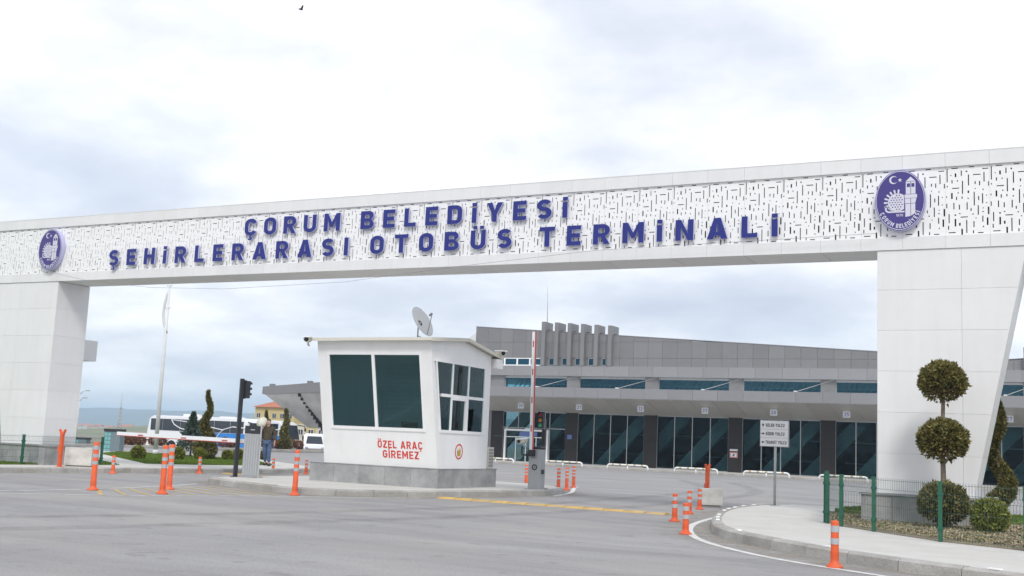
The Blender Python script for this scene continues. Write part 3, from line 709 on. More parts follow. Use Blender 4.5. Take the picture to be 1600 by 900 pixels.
# perforated sheet: slots and square holes cut through it
def perforated(seed):
    rnd = random.Random(seed); W, Hh = PITCH - .002, 1.455; u = 0.0105
    u = W / 80; nx, nz_ = 80, int(Hh / u)
    hole = [[False] * nz_ for _ in range(nx)]
    def free(x0, z0, w, h, g=2):
        if x0 < 1 or z0 < 1 or x0 + w > nx - 1 or z0 + h > nz_ - 1: return False
        return not any(hole[i][j] for i in range(max(0, x0 - g), min(nx, x0 + w + g)) for j in range(max(0, z0 - g), min(nz_, z0 + h + g)))
    def cut(x0, z0, w, h):
        for i in range(x0, x0 + w):
            for j in range(z0, z0 + h): hole[i][j] = True
    for n, ws, hs in ((1, (9, 11), (2, 2)), (9, (2, 3), (18, 28)), (14, (2, 3), (9, 15)), (7, (9, 14), (2, 2)), (11, (2, 3), (5, 8)), (18, (2, 3), (2, 3))):
        k = t = 0
        while k < n and t < 900:
            t += 1; w, h = rnd.randint(*ws), rnd.randint(*hs)
            x0, z0 = rnd.randint(1, nx - w - 1), rnd.randint(1, nz_ - h - 1)
            if ws == (9, 11): z0 = 3
            if free(x0, z0, w, h, 5): cut(x0, z0, w, h); k += 1
    bm = BM(); T = .022; cache = {}
    def vv(i, j, y):
        k = (i, j, y)
        if k not in cache: cache[k] = bm.verts.new((i * u + .001, y, j * u))
        return cache[k]
    used = [[False] * nz_ for _ in range(nx)]
    for i in range(nx):
        for j in range(nz_):
            if hole[i][j] or used[i][j]: continue
            j1 = j
            while j1 < nz_ and not hole[i][j1] and not used[i][j1]: j1 += 1
            i1 = i + 1
            while i1 < nx and all(not hole[i1][q] and not used[i1][q] for q in range(j, j1)) and (j == 0 or hole[i1][j - 1] or used[i1][j - 1] or True): i1 += 1
            for a in range(i, i1):
                for q in range(j, j1): used[a][q] = True
            bm.faces.new((vv(i, j, 0), vv(i1, j, 0), vv(i1, j1, 0), vv(i, j1, 0)))
    for i in range(nx):          # the cut edges
        for j in range(nz_):
            if not hole[i][j]: continue
            for di, dj, e in ((-1, 0, ((i, j), (i, j + 1))), (1, 0, ((i + 1, j), (i + 1, j + 1))), (0, -1, ((i, j), (i + 1, j))), (0, 1, ((i, j + 1), (i + 1, j + 1)))):
                if not hole[i + di][j + dj]:
                    bm.faces.new((vv(*e[0], 0), vv(*e[1], 0), vv(*e[1], T), vv(*e[0], T)))
    return mesh_of(bm, 'perforated_panel', ['perf'])
perf_a = perforated(11)
for i in range(NP): inst('perforated_panel', perf_a, (px_(i), .0, 5.99), gate)
b = BM(); box(b, GX1 - .012, GX1, -.02, 1.24, 5.74, 7.72); obj('end_sheet', b, 'white', gate)

def pier(mirror):
    c = -11.83
    def X(x): return x if not mirror else 2 * c - x
    def pr(bm, poly, y0, y1, mi=0): prism(bm, [(X(a), z) for a, z in poly], y0, y1, 'y', mi)
    sl_ = lambda z: 2.0 + (z - .0) * .2062                     # slanted outer edge
    root = gate
    b = BM(); pr(b, [(.34, .70), (sl_(.7) - .012, .70), (sl_(5.73) - .012, 5.73), (.34, 5.73)], .015, 1.225); obj('pier_core', b, 'joint', root)
    z = .70; rows = []
    while z < 5.70:
        z1 = min(5.732, z + .84); rows.append((z, z1)); z = z1
    for z0, z1 in rows:                                         # cladding of the front, back and inner side
        g = .002
        for y0, y1 in ((.0, .016), (1.224, 1.24)):
            for a0, a1 in ((.33, 1.97), (1.97, None)):
                if a1: poly = [(a0 + g, z0 + g), (a1 - g, z0 + g), (a1 - g, z1 - g), (a0 + g, z1 - g)]
                else: poly = [(a0 + g, z0 + g), (max(sl_(z0), a0 + .02), z0 + g), (max(sl_(z1), a0 + .03), z1 - g), (a0 + g, z1 - g)]
                b = BM(); pr(b, poly, y0, y1); obj('cladding_panel', b, 'white', root)
        b = BM(); xa, xb = sorted((X(.328), X(.343))); box(b, xa, xb, .004, 1.236, z0 + g, z1 - g); obj('cladding_panel', b, 'white', root)
        b = BM(); pr(b, [(sl_(z0) - .012, z0 + g), (sl_(z0) + .004, z0 + g), (sl_(z1) + .004, z1 - g), (sl_(z1) - .012, z1 - g)], .004, 1.236); obj('cladding_panel', b, 'white', root)
    # stone plinth of slabs
    b = BM(); xa, xb = sorted((X(.09), X(2.36))); box(b, xa, xb, -.11, 1.34, .02, .68); obj('plinth_core', b, 'joint', root)
    n = 4; w = (2.45 - .03) / n
    for k in range(n):
        xa, xb = sorted((X(.03 + w * k + .004), X(.03 + w * (k + 1) - .004)))
        for y0, y1 in ((-.15, -.112), (1.342, 1.38)):
            b = BM(); box(b, xa, xb, y0, y1, .05, .70); obj('plinth_slab', b, 'granite', root)
    for xx in (.03, 2.362):
        for k in range(2):
            xa, xb = sorted((X(xx), X(xx + .058))); b = BM(); box(b, xa, xb, -.110 + .725 * k + .003, -.110 + .725 * (k + 1) - .003, .05, .698); obj('plinth_slab', b, 'granite', root)
    xa, xb = sorted((X(-.005), X(2.50))); b = BM(); box(b, xa, xb, -.185, 1.415, .70, .745); bevel(b, .008); obj('plinth_coping', b, 'granite', root)
pier(False); pier(True)
# sign box carried behind the left pier
b = BM(); box(b, -26.4, -25.62, 1.24, 3.25, 3.52, 4.2); bevel(b, .01); obj('sign_box', b, 'white', gate)

glyph_me = {}
def big_letter(ch):
    if ch not in glyph_me:
        S, W = glyph(ch, .205); bm = BM()
        fill_shapes(bm, S, lambda a, c: Vector((a * .48 * 1.34, 0, c * .48)), (0, .05, 0), 0, 1)
        # stand-off pins keep the letter in front of the sheet
        box(bm, W * .32 - .01, W * .32 + .01, .04, .10, .03, .05, 1)
        glyph_me[ch] = mesh_of(bm, 'letter', ['blue', 'lilac'])
    return glyph_me[ch]
for text, x0, x1, z in (('ÇORUM', -16.69, -13.44, 6.805), ('BELEDİYESİ', -12.78, -6.80, 6.805),
                        ('ŞEHİRLERARASI', -21.83, -13.13, 6.125), ('OTOBÜS', -12.43, -8.27, 6.13), ('TERMİNALİ', -7.52, -1.75, 6.12)):
    Ws = [glyph(c, .205)[1] * .48 * 1.34 for c in text]
    gap = (x1 - x0 - sum(Ws)) / (len(text) - 1); x = x0
    for ch, w in zip(text, Ws):
        inst('letter', big_letter(ch), (x, -.10, z), gate); x += w + gap

def emblem(cx, cz):
    rx, rz = .50, .645
    def el(k, n=48, dx=0): return [(cx + rx * k * cos(2 * pi * i / n), cz + rz * k * sin(2 * pi * i / n)) for i in range(n)]
    b = BM(); prism(b, el(1.0), -.155, -.006, 'y'); e = obj('emblem', b, 'lilac', gate)
    b = BM(); prism(b, el(.985), -.163, -.156, 'y'); obj('rim', b, 'violet', e)
    b = BM(); fill_shapes(b, [(el(.965), [el(.945)])], lambda x, z: Vector((x, -.1665, z)), (0, .003, 0)); obj('rim_line', b, 'crest', e)
    # crest: coordinates measured on a 100 x 129 oval, origin at its centre, y up
    def P(x, y): return Vector((cx + x * rx / 50, -.1665, cz + y * rz / 64.5))
    S = []
    S.append((arc(-13, 44, 8.5, 8.5, 40, 320, 16) + arc(-11, 44, 6.6, 6.6, 310, 50, 14), []))           # crescent
    S.append(([(0 + (4.6 if k % 2 == 0 else 1.9) * cos(radians(90 + 36 * k)), 43 + (4.6 if k % 2 == 0 else 1.9) * sin(radians(90 + 36 * k))) for k in range(10)], []))
    # clock tower, in blocks with thin gaps
    S.append(([(11.5, 39.5), (30.5, 39.5), (21, 49)], []))
    S.append((rect(11.5, 12.5, 20.6, 38.6), [rect(13.5, 27, 20, 35)])); S.append((rect(21.6, 12.5, 30.5, 38.6), [rect(22.5, 27, 28.5, 35)]))
    S.append(([(9, 4), (33.5, 4), (33.5, 11.6), (9, 11.6)], []))
    S.append(([(9.5, -7), (20.6, -7), (20.6, 3.2), (9.5, 3.2)], [])); S.append(([(21.6, -7), (30, -7), (32.5, 3.2), (21.6, 3.2)], []))
    S.append(([(10.5, -35.5), (20.6, -34), (20.6, -8), (10.5, -8)], [])); S.append(([(21.6, -33.6), (30, -28), (30, -8), (21.6, -8)], []))
    # pierced sun disc with rays, cut off by the tower
    disc = [p for p in arc(-5, -4, 19, 19, 52, 308, 26)] + [(8, -19), (8, 11)]
    holes = []
    for i in range(-3, 3):
        for j in range(-3, 4):
            hx, hy = -4 + i * 5.4 + (2.7 if j % 2 else 0), -4 + j * 4.9
            if math.hypot(hx + 5, hy + 4) < 15.4 and hx < 5.5: holes.append([(hx + 1.75, hy), (hx, hy + 1.75), (hx - 1.75, hy), (hx, hy - 1.75)])
    S.append((disc, holes))
    for a in range(85, 200, 19):
        d = Vector((cos(radians(a)), sin(radians(a)))); q = Vector((-d.y, d.x)); o_ = Vector((-5, -4))
        S.append(([tuple(o_ + d * 19.3 - q * 1.5), tuple(o_ + d * 26 - q * 2.0), tuple(o_ + d * 28 ), tuple(o_ + d * 26 + q * 2.0), tuple(o_ + d * 19.3 + q * 1.5)], []))
    S.append((stroke([(-28, -11), (-28.5, -18), (-27, -22), (-23, -24), (9, -24)], 3.2), []))
    S.append((stroke([(-24.5, -14), (-20, -18.5), (-14, -21.3)], 2.0), []))
    b = BM(); fill_shapes(b, S, P, (0, .003, 0)); obj('crest', b, 'crest', e)
    b = BM()
    lay, tot = word_layout('1870', .17, .2)
    for s_, x, w in lay: fill_shapes(b, s_, lambda u, v: P(-8 + (x + u) * 5, -34 + v * 5.2), (0, .003, 0))
    obj('year_lettering', b, 'crest', e); b = BM()
    lay, tot = word_layout('ÇORUM BELEDİYESİ', .2, .18, low_i=False)
    for s_, x, w in lay:                                       # words set round the lower rim
        t = (x + w / 2) / tot; a = radians(207 + (333 - 207) * t); c = Vector((cos(a) * 41.0, sin(a) * 54.0)); d = Vector((-sin(a) * 41.0, cos(a) * 54.0)).normalized(); up_ = Vector((-d.y, d.x))
        fill_shapes(b, s_, lambda u, v: P(*(c + d * (u - w / 2) * 7.6 + up_ * (v - .5) * 9.0)), (0, .003, 0))
    obj('lettering', b, 'crest', e)
emblem(.81, 6.75); emblem(-24.33, 6.71)
# cable slung in front of the gate
P_ = [(-24.2, -.19, 6.0), (-22.5, -.19, 5.68), (-20, -.19, 5.42), (-17.2, -.19, 5.31), (-13.1, -.19, 5.40), (-9.7, -.19, 5.70), (-6, -.19, 5.96), (.34, -.19, 6.07)]
b = BM(); tube(b, [tuple(v) for v in [Vector(p) for p in P_]], .0045, 5); tag(obj('overhead_cable', b, 'signgrey', base=P_[3]), 'thin dark cable sagging in front of the white gateway beam', 'cable')

# ------------------------------------------------------------------ bus terminal
term = thing('bus_terminal', 'long low grey bus terminal with six roof fins, deep canopy and teal glass bays', 'terminal building', (-20, 59, 0))
XL, XR = -42.2, 10.0
def roofz(x): return 8.50 + max(0.0, (-1.0 - x)) * .0622 + max(0, x + 1.0) * .0622
TY = 59.0
b = BM(); prism(b, [(XL + .05, 7.0)] + [(XR, 7.0), (XR, roofz(XR) - .03), (-1, roofz(-1) - .03), (XL + .05, roofz(XL) - .03)], TY + .08, TY + 22, 'y'); obj('upper_block', b, 'joint', term)
# cladding sheets of the upper wall
cw = 1.19; ncol = int((XR - XL) / cw)
for c in range(ncol):
    x0, x1 = XL + c * cw, XL + (c + 1) * cw
    rows = [7.78, 8.47, 9.75, 20.0]
    for z0, z1 in zip(rows, rows[1:]):
        if z1 == 8.47 and (x1 < -35.9 and x0 > -41.9): continue          # strip windows here
        if z1 == 8.47 and -35.95 < (x0 + x1) / 2 < -29.9: continue         # small windows between the fins
        t0, t1 = min(z1, roofz(x0)), min(z1, roofz(x1))
        if min(t0, t1) - z0 < .12: continue
        b = BM(); prism(b, [(x0 + .008, z0 + .008), (x1 - .008, z0 + .008), (x1 - .008, t1 - .008), (x0 + .008, t0 - .008)], TY, TY + .06, 'y'); obj('cladding_panel', b, 'acp', term)
b = BM(); prism(b, [(XL - .02, roofz(XL)), (-1, roofz(-1)), (XR, roofz(XR)), (XR, roofz(XR) + .05), (-1, roofz(-1) + .05), (XL - .02, roofz(XL) + .05)], TY - .03, TY + 22, 'y'); obj('roof', b, 'acplight', term)
def window(bm_name, x0, x1, y, z0, z1, parent, gm, fr=.05, fm='upvc', depth=.06):
    f = BM()
    box(f, x0, x1, y, y + depth, z0, z0 + fr); box(f, x0, x1, y, y + depth, z1 - fr, z1); box(f, x0, x0 + fr, y, y + depth, z0 + fr, z1 - fr); box(f, x1 - fr, x1, y, y + depth, z0 + fr, z1 - fr)
    w = obj('window', f, fm, parent); g = BM(); box(g, x0 + fr, x1 - fr, y + .025, y + .035, z0 + fr, z1 - fr); obj('pane', g, gm, w); return w
# upper windows left of the fins
for k in range(5):
    window('w', -41.7 + k * 1.17, -41.7 + (k + 1) * 1.17, TY + .02, 7.82, 8.45, term, 'stripglass', .07)
b = BM(); box(b, -35.6, -29.9, TY + .062, TY + .078, 7.78, 8.50); obj('recess_panel', b, 'acp', term)
FINX = [-35.70, -34.52, -33.36, -32.20, -31.02, -29.84]
for k, x in enumerate(FINX):
    zt = roofz(x) + .74
    b = BM(); prism(b, [(TY - .40, 7.79), (TY + .04, 7.79), (TY + .04, roofz(x) + .12), (TY + 1.1, roofz(x) + .12), (TY + 1.1, zt), (TY - .40, zt)], x - .17, x + .17, 'x'); bevel(b, .015); obj('roof_fin', b, 'acp', term)
    if k < 5:
        window('w', x + .42, x + .92, TY + .0, 7.86, 8.45, term, 'stripglass', .04, 'mull')
b = BM(); tube(b, [(-35.7, 59.3, roofz(-35.7) + .6), (-35.75, 59.3, 12.9), (-35.8, 59.3, 14.4)], [.03, .022, .012], 6); obj('antenna', b, 'pole', term)
# upper fascia, clerestory strip, canopy
def row_panels(name, x0, x1, n, y0, y1, z0, z1, m):
    w = (x1 - x0) / n; bm = BM(); box(bm, .007, w - .007, 0, y1 - y0, 0, z1 - z0); bevel(bm, .006); me = mesh_of(bm, name, [m])
    for k in range(n): inst(name, me, (x0 + k * w, y0, z0), term)
b = BM(); box(b, XL, XR, TY - .30, TY + .5, 6.99, 7.765); obj('upper_band', b, 'joint', term)
row_panels('fascia_panel', XL - .02, XR, 26, TY - .36, TY - .305, 6.98, 7.775, 'acplight')
COLX = [-39.77, -33.03, -26.34, -19.65, -12.85, -6.1, .55, 7.2]
for x in COLX:
    for z0, z1 in ((-.02, 1.98), (1.99, 4.10), (4.11, 6.978)):
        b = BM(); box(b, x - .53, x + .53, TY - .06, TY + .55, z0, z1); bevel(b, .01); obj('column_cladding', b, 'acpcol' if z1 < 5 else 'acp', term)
b = BM(); box(b, XL, COLX[0] - .54, TY - .03, TY + .5, -.02, 6.975); obj('end_wall', b, 'acp', term)
bays = [(a + .53, c - .53) for a, c in zip(COLX, COLX[1:])]
CY = 55.0
for bi, (x0, x1) in enumerate(bays):
    n = 4; w = (x1 - x0) / n
    # clerestory
    b = BM(); box(b, x0, x1, TY + .05, TY + .12, 6.80, 6.97); box(b, x0, x0 + .06, TY + .05, TY + .12, 5.75, 6.80); box(b, x0 + .06, x1, TY + .05, TY + .12, 5.7, 5.78)
    fr = obj('clerestory_frame', b, 'mull', term)
    for k in range(n):
        b = BM(); box(b, x0 + .06 + k * (w - .015), x0 + .06 + (k + 1) * (w - .015) - .025, TY + .07, TY + .085, 5.78, 6.80); obj('pane', b, 'stripglass', fr)
    for k in range(13):                                     # roof ribs seen through the clerestory
        xx = x0 + .1 + k * w * n / 13
        b = BM(); hexa(b, [(xx, TY + .9, 5.5), (xx + .06, TY + .9, 5.5), (xx + .06, TY + 1.0, 5.5), (xx, TY + 1.0, 5.5), (xx + .8, TY + .9, 6.95), (xx + .86, TY + .9, 6.95), (xx + .86, TY + 1.0, 6.95), (xx + .8, TY + 1.0, 6.95)]); obj('roof_rib', b, 'rib', term)
    # ground floor glazing
    ztr = 2.72
    b = BM()
    for k in range(n + 1):
        if bi == 0 and 0 < k < 4: box(b, x0 + k * w - .03, x0 + k * w + .03, TY, TY + .12, ztr if k < 4 else 0, 3.98)
        else: box(b, max(x0, x0 + k * w - .03), min(x1, x0 + k * w + .03), TY, TY + .12, 0.0, 3.98)
    box(b, x0 + .03, x1 - .03, TY - .004, TY + .116, 3.98, 4.05); box(b, x0 + .03, x1 - .03, TY + .01, TY + .11, -.01, .06)
    if bi == 0: box(b, x0 + .03, x1 - .03, TY + .005, TY + .11, ztr - .03, ztr + .03)
    fr = obj('glazing_frame', b, 'mull', term)
    for k in range(n):
        if bi == 0:
            b = BM(); box(b, x0 + k * w + .03, x0 + (k + 1) * w - .03, TY + .05, TY + .065, ztr + .03, 3.98); obj('pane', b, 'glass', fr)
            if k == 3 : b = BM(); box(b, x0 + k * w + .03, x0 + (k + 1) * w - .03, TY + .05, TY + .065, .06, ztr - .03); obj('pane', b, 'glass', fr)
        else:
            b = BM(); box(b, x0 + k * w + .03, x0 + (k + 1) * w - .03, TY + .05, TY + .065, .06, 3.98); obj('pane', b, 'glass', fr)
    # slanted pale slabs added in the hall to imitate bands reflected in the glass
    for q, (a, wd_) in enumerate(((x0 + 1.3, 1.35), (x0 + 5.0, 1.35))):
        b = BM(); hexa(b, [(a - 4.2, TY + 1.6, 0), (a - 4.2 + wd_, TY + 1.6, 0), (a - 4.2 + wd_, TY + 2.2, 0), (a - 4.2, TY + 2.2, 0), (a, TY + 1.6, 4.55), (a + wd_, TY + 1.6, 4.55), (a + wd_, TY + 2.2, 4.55), (a, TY + 2.2, 4.55)]); obj('reflection_band_slab', b, 'intlight', term)
    b = BM(); box(b, x0, x1, TY + 3.6, TY + 3.7, 1.0, 1.08); box(b, x0, x1, TY + 3.6, TY + 3.7, 2.5, 2.62); obj('hall_rail', b, 'rib', term)
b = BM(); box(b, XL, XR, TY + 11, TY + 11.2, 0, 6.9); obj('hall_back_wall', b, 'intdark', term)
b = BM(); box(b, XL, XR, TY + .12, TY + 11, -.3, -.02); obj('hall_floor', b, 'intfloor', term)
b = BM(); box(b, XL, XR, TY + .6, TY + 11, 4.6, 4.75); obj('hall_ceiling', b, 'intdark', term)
# entrance: white framed sliding door in the first bay
dx0, dx1 = -38.92, -34.93
b = BM(); box(b, dx0, dx0 + .16, TY - .35, TY + .02, 0, 2.6); box(b, dx1 - .16, dx1, TY - .35, TY + .02, 0, 2.6); box(b, dx0 + .16, dx1 - .16, TY - .35, TY + .02, 2.45, 2.6); box(b, dx0 + .16, dx1 - .16, TY - .33, TY + .0, 1.93, 2.0)
dr = obj('door', b, 'upvc', term)
for k in range(4):
    w = (dx1 - dx0 - .32) / 4; b = BM(); box(b, dx0 + .16 + k * w, dx0 + .16 + (k + 1) * w - .06, TY - .2, TY - .19, .02, 1.93); obj('pane', b, 'glass', dr)
    b = BM(); box(b, dx0 + .16 + (k + 1) * w - .06, dx0 + .16 + (k + 1) * w, TY - .24, TY - .16, 0, 1.93); obj('stile', b, 'upvc', dr)
b = BM(); box(b, dx0 + .16, dx1 - .16, TY - .2, TY - .19, 2.0, 2.45); obj('transom_pane', b, 'glass', dr)
b = BM(); box(b, dx0 + 1.4, dx0 + 3.0, TY - .31, TY - .29, 2.05, 2.4); obj('door_sign', b, 'signblue', dr)
b = BM(); box(b, -33.35, -32.95, TY - .09, TY - .062, 1.95, 2.3); obj('wall_notice', b, 'signblue', term)
# canopy with sloping soffit
row_panels('fascia_panel', XL - .02, XR, 28, CY - .06, CY - .005, 5.10, 5.84, 'acplight')
b = BM(); hexa(b, [(XL, CY, 5.09), (XR, CY, 5.09), (XR, TY - .07, 4.07), (XL, TY - .07, 4.07), (XL, CY, 5.78), (XR, CY, 5.78), (XR, TY - .07, 5.70), (XL, TY - .07, 5.70)]); obj('canopy', b, 'joint', term)
ns = 31; w = (XR - XL) / ns; sl = (4.07 - 5.09) / (TY - .07 - CY)
b = BM(); hexa(b, [(.012, .0, -.03), (w - .012, .0, -.03), (w - .012, 3.92, -.03 + sl * 3.92), (.012, 3.92, -.03 + sl * 3.92), (.012, .0, -.005), (w - .012, .0, -.005), (w - .012, 3.92, -.005 + sl * 3.92), (.012, 3.92, -.005 + sl * 3.92)])
sme = mesh_of(b, 'soffit_strip', ['soffit'])
for k in range(ns): inst('soffit_strip', sme, (XL + k * w, CY + .005, 5.09), term)
for x in (-34.1, -27.4, -20.7, -14.0, -7.2, -.5):
    b = BM(); tube(b, [(x - .35, CY + .35, 5.86), (x + 1.6, TY - .3, 6.95)], .022, 6); obj('tie_rod', b, 'pole', term)
    b = BM(); box(b, x - .45, x - .25, CY + .2, CY + .45, 5.78, 5.93); obj('rod_anchor', b, 'lampwhite', term)
b = BM(); prism(b, [(XL - .03, roofz(XL) - .02), (XL - .03, 7.1), (-47.2, 7.1), (-46.2, 8.7)], 60.2, 74, 'y'); obj('side_roof', b, 'lampwhite', term)
# right-hand fins of the mirrored half
for x in (.25, 1.4, 2.6):
    zt = roofz(x) + .74
    b = BM(); prism(b, [(TY - .40, 7.79), (TY + .04, 7.79), (TY + .04, roofz(x) + .12), (TY + 1.1, roofz(x) + .12), (TY + 1.1, zt), (TY - .40, zt)], x - .17, x + .17, 'x'); bevel(b, .015); obj('roof_fin', b, 'acp', term)
b = BM(); hx, hz_ = -19.73, 1.42
box(b, hx - .3, hx + .3, TY - .085, TY - .062, 1.08, 1.5); box(b, hx - .3, hx + .3, TY - .085, TY - .062, 1.58, 1.72)
ns_ = obj('wall_notice', b, 'signwhite', term)
b = BM(); fill_shapes(b, [(rect(hx - .29, 1.09, hx + .29, 1.49), [rect(hx - .24, 1.14, hx + .24, 1.44)])], lambda x, z: Vector((x, TY - .0885, z)), (0, .002, 0)); obj('notice_border', b, 'red', ns_)
b = BM(); fill_shapes(b, [([(hx - .1, 1.2), (hx + .02, 1.2), (hx + .1, 1.38), (hx - .02, 1.34)], [])], lambda x, z: Vector((x, TY - .0885, z)), (0, .002, 0)); obj('notice_symbol', b, 'signblack', ns_)

# platform number signs hanging from the canopy
for x, num, where in ((-36.39, '20', 'above the door'), (-31.33, '21', 'right of the raised arm'), (-26.26, '22', 'third from the booth'), (-21.23, '23', 'left of the direction sign'), (-16.16, '24', 'just over the direction sign'), (-11.07, '25', 'last before the right pier'), (-.72, '27', 'beyond the right pier')):
    s = thing('platform_sign', 'small white hanging sign reading %s under the terminal canopy, %s' % (num, where), 'sign', (x, 56.5, 4.2), 0, 'platform number signs under the canopy')
    b = BM(); box(b, -.25, .25, -.04, .04, 0, .44); bevel(b, .01); obj('sign_panel', b, 'signwhite', s, local=True)
    b = BM(); box(b, -.16, .16, -.03, .03, .441, .62); obj('hanger', b, 'soffit', s, local=True)
    b = BM(); flat_text(b, num, -.165, .165, .09, .26, -.0445); obj('number', b, 'signblue', s, local=True)
# white and yellow hoop rails along the platform
def rail(loc, label):
    s = thing('bus_stop_rail', label, 'barrier rail', loc, 0, 'low hoop rails before the platform')
    L = 3.1; P = [(0, 0, 0), (0, 0, .22), (.06, 0, .33), (.16, 0, .37), (L - .16, 0, .37), (L - .06, 0, .33), (L, 0, .22), (L, 0, 0)]
    b = BM(); tube(b, P, .065, 8); obj('rail', b, 'padwhite', s, local=True)
    b = BM(); tube(b, [(L * .5, 0, 0), (L * .5, 0, .31)], .05, 8); obj('post', b, 'padwhite', s, local=True)
    for k in range(5):
        x = .35 + k * .56; b = BM(); tube(b, [(x, 0, .37), (x + .16, 0, .37)], .069, 8); obj('yellow_band', b, 'yellow', s, local=True)
    return s
lab = ['low white hoop rail with yellow bands before the terminal door, beside the booth', 'low white hoop rail just right of the raised barrier cabinet', 'low white hoop rail third to the right of the booth',
       'low white hoop rail behind the right orange rest post', 'low white hoop rail behind the passenger direction sign', 'low white hoop rail beside the green fence posts']
for (x0, x1), l in zip([(-38.0, 0), (-32.35, 0), (-27.25, 0), (-22.15, 0), (-17.2, 0), (-12.1, 0)], lab): rail((x0, 52.7, -.13), l)

# ------------------------------------------------------------------ guard booth
bt = thing('guard_booth', 'white security booth with outward leaning dark windows on a grey granite plinth', 'booth', (-13, 2.8, .15))
BX0, BX1, BYB = -14.73, -11.08, 4.36
yf = lambda z: 1.65 - (z - .67) * .205
def slab(name, x0, x1, z0, z1, t0=0.0, t1=.06, m='booth', par=None, bv=0.0):
    """board parallel to the leaning front wall, t measured inwards"""
    bm = BM(); hexa(bm, [(x0, yf(z0) + t0, z0), (x1, yf(z0) + t0, z0), (x1, yf(z0) + t1, z0), (x0, yf(z0) + t1, z0), (x0, yf(z1) + t0, z1), (x1, yf(z1) + t0, z1), (x1, yf(z1) + t1, z1), (x0, yf(z1) + t1, z1)])
    if bv: bevel(bm, bv)
    return obj(name, bm, m, par or bt)
w_ = slab('wall', BX0, BX1, .66, 1.60)
slab('corner_post', BX0, -14.42, 1.60, 3.66); slab('corner_post', -11.38, BX1, 1.60, 3.66); slab('wall', BX0, BX1, 3.66, 3.97)
b = BM(); prism(b, [(yf(.66) + .06, .66), (BYB, .66), (BYB, 1.62), (yf(1.62) + .06, 1.62)], BX1 - .06, BX1 - .002, 'x'); obj('wall', b, 'booth', bt)
b = BM(); prism(b, [(yf(3.52) + .062, 3.52), (BYB, 3.52), (BYB, 3.86), (2.75, 4.13), (yf(3.97) + .062, 3.97)], BX1 - .06, BX1 - .002, 'x'); obj('gable', b, 'booth', bt)
b = BM(); prism(b, [(4.06, 1.62), (BYB, 1.62), (BYB, 3.52), (4.06, 3.52)], BX1 - .06, BX1 - .002, 'x'); obj('corner_post', b, 'booth', bt)
b = BM(); prism(b, [(yf(1.62) + .062, 1.62), (yf(1.62) + .22, 1.62), (yf(3.52) + .14, 3.52), (yf(3.52) + .062, 3.52)], BX1 - .06, BX1 - .002, 'x'); obj('corner_post', b, 'booth', bt)
b = BM(); prism(b, [(yf(.66) + .062, .66), (BYB, .66), (BYB, 3.86), (2.75, 4.13), (yf(3.97) + .062, 3.97)], BX0, BX0 + .06, 'x'); obj('wall', b, 'booth', bt)
b = BM(); box(b, BX0 + .062, BX1 - .062, BYB - .06, BYB, .66, 3.86); obj('wall', b, 'booth', bt)
# roof sheet with cream edge trim
b = BM(); rp = [(.84, 3.975), (2.75, 4.145), (4.82, 3.80), (4.82, 3.845), (2.75, 4.195), (.84, 4.025)]
prism(b, rp, -14.86, -10.96, 'x'); obj('roof', b, 'cream', bt)
b = BM(); prism(b, [(.80, 3.96), (.838, 3.96), (.838, 4.04), (.80, 4.04)], -14.88, -10.94, 'x'); obj('roof_trim', b, 'cream', bt)
b = BM(); prism(b, [(.84, 3.95), (2.75, 4.12), (4.82, 3.775), (4.82, 3.86), (2.75, 4.21), (.84, 4.04)], -10.958, -10.92, 'x'); obj('roof_trim', b, 'cream', bt)
for k in range(13):
    x = -14.75 + k * .3; b = BM(); prism(b, [(.85, 4.026), (2.75, 4.196), (4.81, 3.847), (4.81, 3.872), (2.75, 4.221), (.85, 4.051)], x, x + .05, 'x'); obj('roof_seam', b, 'cream', bt)
b = BM(); box(b, -11.30, -10.93, 4.44, 4.80, 3.52, 3.79); obj('gutter_end', b, 'booth', bt)
# front window
def fframe(x0, x1, z0, z1, par=None, t0=-.02, t1=.05): return slab('frame_bar', x0, x1, z0, z1, t0, t1, 'upvc', par)
fw = slab('window', -14.42, -11.38, 1.60, 1.685, -.025, .055, 'upvc', bt, .006)
fframe(-14.42, -11.38, 3.60, 3.66, fw); fframe(-14.42, -14.35, 1.685, 3.60, fw); fframe(-11.45, -11.38, 1.685, 3.60, fw); fframe(-12.96, -12.87, 1.685, 3.60, fw)
slab('pane', -14.35, -12.96, 1.685, 3.60, .012, .024, 'boothglass', fw); slab('pane', -12.87, -11.45, 1.685, 3.60, .012, .024, 'boothglass', fw)
# side window: two rows of three lights, the middle lower one a slider
def sbar(y0, y1, z0, z1, par, o0=.0, o1=.055, lean=False):
    bm = BM()
    if lean: prism(bm, [(y0 + yf(z0), z0), (y1 + yf(z0), z0), (y1 + yf(z1), z1), (y0 + yf(z1), z1)], BX1 - o1, BX1 + o0, 'x')
    else: prism(bm, [(y0, z0), (y1, z0), (y1, z1), (y0, z1)], BX1 - o1, BX1 + o0, 'x')
    return obj('frame_bar', bm, 'upvc', par)
bm = BM(); prism(bm, [(yf(1.6) + .20, 1.60), (4.08, 1.60), (4.08, 1.68), (yf(1.68) + .20, 1.68)], BX1 - .05, BX1 + .02, 'x'); sw = obj('window', bm, 'upvc', bt)
sbar(yf(3.46) + .14, 4.08, 3.46, 3.52, sw, .012); sbar(3.99, 4.08, 1.68, 3.46, sw, .012); sbar(.21, .28, 1.68, 3.46, sw, .012, lean=True)
sbar(1.68, 3.99, 2.555, 2.635, sw, .008)
for y in (2.22, 3.10):
    sbar(y - .035, y + .035, 2.635, 3.46, sw, .006)
    sbar(y - .035, y + .035, 1.68, 2.555, sw, .006)
sbar(2.26, 3.06, 2.49, 2.555, sw, .022, .03); sbar(2.95, 3.06, 1.68, 2.49, sw, .022, .03)
